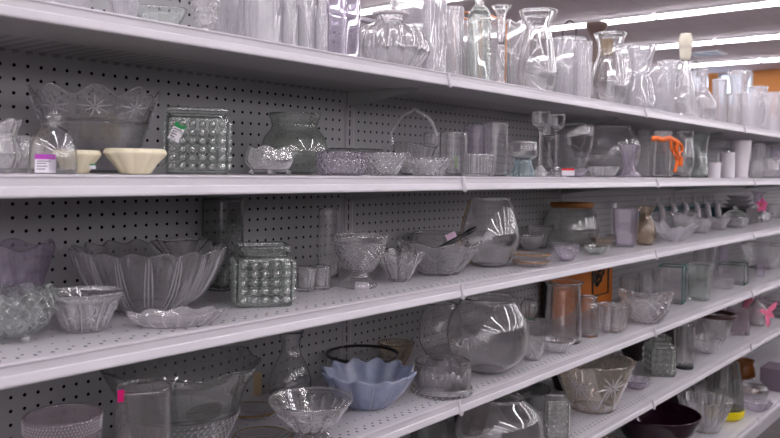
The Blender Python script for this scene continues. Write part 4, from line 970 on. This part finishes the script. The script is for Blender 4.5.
# ================================================================== BOTTOM SHELF
G('glazed_bowl', 'large glossy dark purple bowl on the bottom shelf', 'bowl', 6, 655, 452, 86, 40, [(.35, 0), (.42, .04), (.75, .45), (.95, .85), (1, 1)], 'darkpurple', None, 5, n=96)
G('fluted_bowl', 'clear swirl-fluted bowl right of the dark purple bowl, bottom shelf', 'bowl', 6, 704, 430, 50, 32, [(.5, 0), (.58, .05), (.78, .45), (.95, .85), (1, 1)], 'cut', lambda W, H: flute(20, .05, swirl=14.), 5, n=160)
item('glass_vase', 'tall tapered clear vase with a bright yellow base, bottom shelf', 'vase', 6, 724, 417, 38, 56,
     [('yellow_base', 's', [(.78, 0), (.95, .05), (1.0, .13), (.98, .17)], 'yellow', None, None), ('body', 'v', [(.96, .175), (.92, .4), (.78, .75), (.66, 1)], 'smoke', lambda W, H: flute(24, .01), 3)], n=96)
item('cake_dome', 'low clear covered dish behind the purple crystal, bottom shelf', 'dish', 6, 752, 398, 30, 20,
     [('dish', 'v', [(.6, 0), (.9, .12), (1, .4)], 'dusty', None, 4), ('lid', 's', [(1.02, .42), (.95, .55), (.6, .8), (.15, .92), (.1, 1)], 'clear', None, None)])
G('crystal_dish', 'purple-tinted crystal dish at the front of the bottom shelf', 'dish', 6, 756, 410, 28, 9, PLATE, 'lav', lambda W, H: flute(9, .1, sharp=True), 4)
S = Spot(6, 776, 388); o = boxes('storage_box', [(-.09, .09, -.06, .06, 0, .12)], M['greybox'], None, .003); o.location = S.p+Vector((0, 0, .0006)); tag(o, 'plain purple-grey cardboard box at the right end of the bottom shelf', 'box')
G('brown_pot', 'shiny amber-brown pot behind the covered dish on the bottom shelf', 'pot', 6, 744, 382, 22, 22, TULIP, 'amberlid', None, 4)
G('brown_bowl', 'brown-tinted glass bowl under the joint at the bottom of the photo, bottom shelf', 'bowl', 6, 610, 478, 60, 32, BOWL, 'amberbowl', lambda W, H: flute(20, .04), 4)


# ================================================================== cut and frosted patterns on the pieces
def deco(lab, P, w, h, segs, wid=.0016, **kw): return surf_lines(find(lab), P, w, h, segs, wid, **kw)
P_ = [(.50, 0), (.56, .04), (.68, .35), (.86, .72), (1, 1)]
deco('large star-cut crystal bowl', P_, 82, 46, stars(6, 12, .30, .92, .9)+stars(12, 6, .04, .24, .8)+[((2*math.pi*(i+s*.12)/6, .55), (2*math.pi*(i+s*.42)/6, .06)) for i in range(6) for s in (-1, 1)], .0058)
P_ = [(.38, .17), (.50, .25), (.72, .55), (.92, .85), (1, 1)]
deco('cut-glass bowl with a star-cut inside', P_, 84, 38, stars(8, 10, .32, .88, .85), .0032)
P_ = [(.52, 0), (.56, .04), (.72, .4), (.94, .82), (1, 1)]
deco('pressed cut-glass bowl with a beaded rim', P_, 72, 38, stars(10, 8, .12, .78, .85)+uprights(10, .05, .84)+ticks(60, 1, .88, .97), .0018)
P_ = [(.42, .14), (.55, .17), (.85, .42), (.97, .75), (1, 1)]
deco('pale green cut-glass bowl', P_, 78, 50, stars(8, 8, .22, .62, .9)+lattice(20, .66, .94), .0018)
P_ = [(.40, 0), (.50, .04), (.76, .33), (.93, .72), (1, 1)]
deco('big fluted clear bowl', P_, 146, 60, uprights(16, .05, .97)+[((2*math.pi*(i+s*.30)/16, .15), (2*math.pi*(i+s*.42)/16, .9)) for i in range(16) for s in (-1, 1)], .0030)
deco('clear footed compote', [(.28, .27), (.5, .36), (.76, .58), (.90, .82), (1.0, .90), (1.02, 1)], 56, 51, lattice(20, .38, .82, 3), .0014)
for lab, w_, h_ in (('square lattice-cut', 46, 22), ): deco(lab, [(r*1.1, z) for r, z in VBOWL], w_, h_, lattice(14, .1, .9, 2), .0018)
deco('flared lattice-cut', [(.55, 0), (.6, .06), (.78, .5), (1, 1)], 46, 17, lattice(14, .1, .95, 1)+lattice(28, .2, .8, 1), .0018)
deco('pink-tinted round', [(.72, 0), (.85, .08), (1, .45), (.96, .75), (1, 1)], 48, 23, lattice(18, .15, .7, 1)+ticks(40, 1, .8, .95), .0016)
deco('heavy cut-crystal creamer', [(.55, 0), (.7, .05), (1, .35), (.8, .65), (.7, .8), (.95, 1)], 34, 50, stars(7, 8, .15, .6, .9), .0022)
for lab, w_, h_ in (('frosted flower-petal glass bowl with cut facets', 70, 32), ('frosted flower-petal glass bowl right beside', 48, 30)):
    deco(lab, [(.42, 0), (.5, .06), (.78, .5), (1, 1)], w_, h_, uprights(6, .05, .98)+[((2*math.pi*(i+.5)/6, .45), (2*math.pi*(i+.5+s*.25)/6, .72)) for i in range(6) for s in (-1, 1)]+[((2*math.pi*(i+.5+s*.25)/6, .72), (2*math.pi*(i+.5+s*.5)/6, .62)) for i in range(6) for s in (-1, 1)], .0024)
deco('huge dark-looking clear punch bowl', [(.36, 0), (.44, .03), (.62, .25), (.74, .50)], 160, 92, ticks(56, 11, .05, .49), .0026)
deco('large clear bowl with a wavy embossed rim', [(.84, .625), (.92, .8), (1, 1)], 122, 78, stars(9, 9, .66, .94, .8), .0026)
deco('crystal bowl with an upswept wing', [(.5, 0), (.6, .06), (.88, .4), (1, 1)], 46, 28, lattice(12, .1, .85, 2), .003)
deco('clear swirl-fluted bowl', [(.5, 0), (.58, .05), (.78, .45), (.95, .85), (1, 1)], 50, 32, [((2*math.pi*i/20, .08), (2*math.pi*(i+.9)/20, .95)) for i in range(20)], .0035)
deco('melon-ribbed round vase', [(.45, 0), (.6, .04), (.96, .28), (1, .45), (.82, .7), (.42, .84)], 72, 60, uprights(14, .04, .83), .0030)
deco('shallow ribbed crystal dish', PLATE, 30, 10, uprights(24, .2, .95), .002)
deco('low ribbed crystal ashtray', VBOWL, 33, 12, uprights(20, .1, .95), .002)
deco('small clear scalloped cup', [(.5, 0), (.55, .05), (.85, .45), (1, 1)], 25, 22, lattice(8, .15, .9), .002)
deco('clear square cup with petal', [(.65, 0), (.75, .06), (.9, .5), (1, 1)], 30, 26, uprights(12, .1, .9), .002)
deco('crystal leaf bowl', [(.4, 0), (.5, .1), (.8, .55), (1, 1)], 32, 16, lattice(10, .15, .9), .003)
deco('clear cut-crystal bowl, left one', VBOWL, 26, 14, lattice(10, .1, .9), .003)
deco('clear cut-crystal dish, right one', VBOWL, 20, 12, lattice(8, .1, .9), .003)
deco('crystal sugar bowl', TULIP, 13, 17, lattice(8, .1, .9, 2), .003)
deco('crystal compote, the farther', TULIP, 15, 20, lattice(8, .1, .9, 2), .003)
deco('straight-sided clear bowl etched', [(1.03, 0), (1.08, .04), (1.06, .2), (.985, .3)], 57, 31, ticks(30, 2, .03, .24), .003)
deco('wide etched pinkish', [(.72, 0), (.76, .03), (.9, .5), (1, 1)], 75, 98, ticks(70, 4, .86, .99)+stars(9, 8, .5, .82, .8), .0022)
deco('shallow frosted leaf-shaped tray', [(.62, 0), (.66, .12), (.85, .45), (1, 1)], 94, 12, uprights(18, .1, .9), .0022, asp=.45)
hobs(find('square hobnail glass canister'), 60, 66, 6, 6, .06, .80)
hobs(find('open square hobnail canister'), 55, 58, 5, 5, .05, .77)
hobs(find('square diamond-cut glass vase'), 22, 42, 5, 9, .03, .97)

deco('opalescent blue scalloped', [(.40, 0), (.48, .05), (.74, .40), (.92, .80), (1, 1)], 92, 33, [((2*math.pi*(i+.5)/12, .05), (2*math.pi*(i+.62)/12, .85)) for i in range(12)], .0022)

# ================================================================== pieces at the back of the shelves, the dark ones added for shade
G('glass_vase', 'tall clear tapered vase at the back behind the hourglass vase, top shelf', 'vase', 1, 628, -.07, 26, 72, TULIP, 'clear2', None, 3)
G('glass_vase', 'tall clear vase at the back between the tumbler and the wax-topped bottle, top shelf', 'vase', 1, 668, -.08, 22, 62, HOUR, 'clear2', None, 3)
G('glass_vase', 'wide clear cylinder at the back left of the copper-framed box, top shelf', 'vase', 1, 452, -.16, 22, 78, CYL, 'clear2', None, 3)
G('storage_jar', 'clear lidless jar at the back behind the orange ribbon, second shelf', 'jar', 2, 676, -.09, 20, 42, JAR, 'clear', None, 3)
G('glass_bowl', 'small clear bowl at the back left of the flat golden lid, third shelf', 'bowl', 3, 540, -.07, 26, 22, VBOWL, 'clear', lambda W, H: flute(14, .04), 3)
G('drinking_glass', 'clear fluted cup on the back right of the orange picture, nearest of three', 'cup', 4, 628, -.10, 17, 25, TUM, 'clear', lambda W, H: flute(12, .04), 3)
G('drinking_glass', 'clear fluted cup on the back right of the orange picture, middle of three', 'cup', 4, 645, -.10, 15, 24, TUM, 'clear', lambda W, H: flute(12, .04), 3)
G('drinking_glass', 'clear fluted cup on the back right of the orange picture, farthest of three', 'cup', 4, 659, -.10, 14, 24, TUM, 'clear', lambda W, H: flute(12, .04), 3)
G('glass_dish', 'clear shallow crystal dish behind the low ribbed crystal ashtray, fourth shelf', 'dish', 4, 537, -.16, 30, 16, VBOWL, 'cut', lambda W, H: flute(16, .05), 3)
G('stand_in_bowl', 'dark brown stand-in bowl added for shade behind the star-cut crystal bowl, fifth shelf', 'bowl', 5, 563, -.085, 36, 44, BOWL, 'darkglaze', None, 4)
G('stand_in_vase', 'dark brown stand-in vase added for shade between the star-cut bowl and block canister', 'vase', 5, 634, -.09, 30, 44, TULIP, 'darkglaze', None, 4)
G('stand_in_bowl', 'dark stand-in bowl added for shade left of the tall footed glass, fifth shelf', 'bowl', 5, 668, -.095, 30, 34, BOWL, 'darkglaze', None, 4)
G('stand_in_vase', 'squat black stand-in vase added for shade on the bottom shelf behind the purple bowl', 'vase', 6, 676, -.12, 40, 46, GINGER, 'darkglaze', None, 4)
G('stand_in_bowl', 'dark brown stand-in bowl added for shade behind the yellow-based vase, bottom shelf', 'bowl', 6, 716, -.10, 34, 34, BOWL, 'darkglaze', None, 4)
G('stand_in_basket_bowl', 'woven-looking brown stand-in bowl added for shade behind the big fishbowl, fifth shelf', 'bowl', 5, 470, -.105, 46, 46, VBOWL, 'brown', lambda W, H: diamond(40, .02, .002), 4)

for o in bpy.data.objects:
    if '_k' in o: del o['_k']
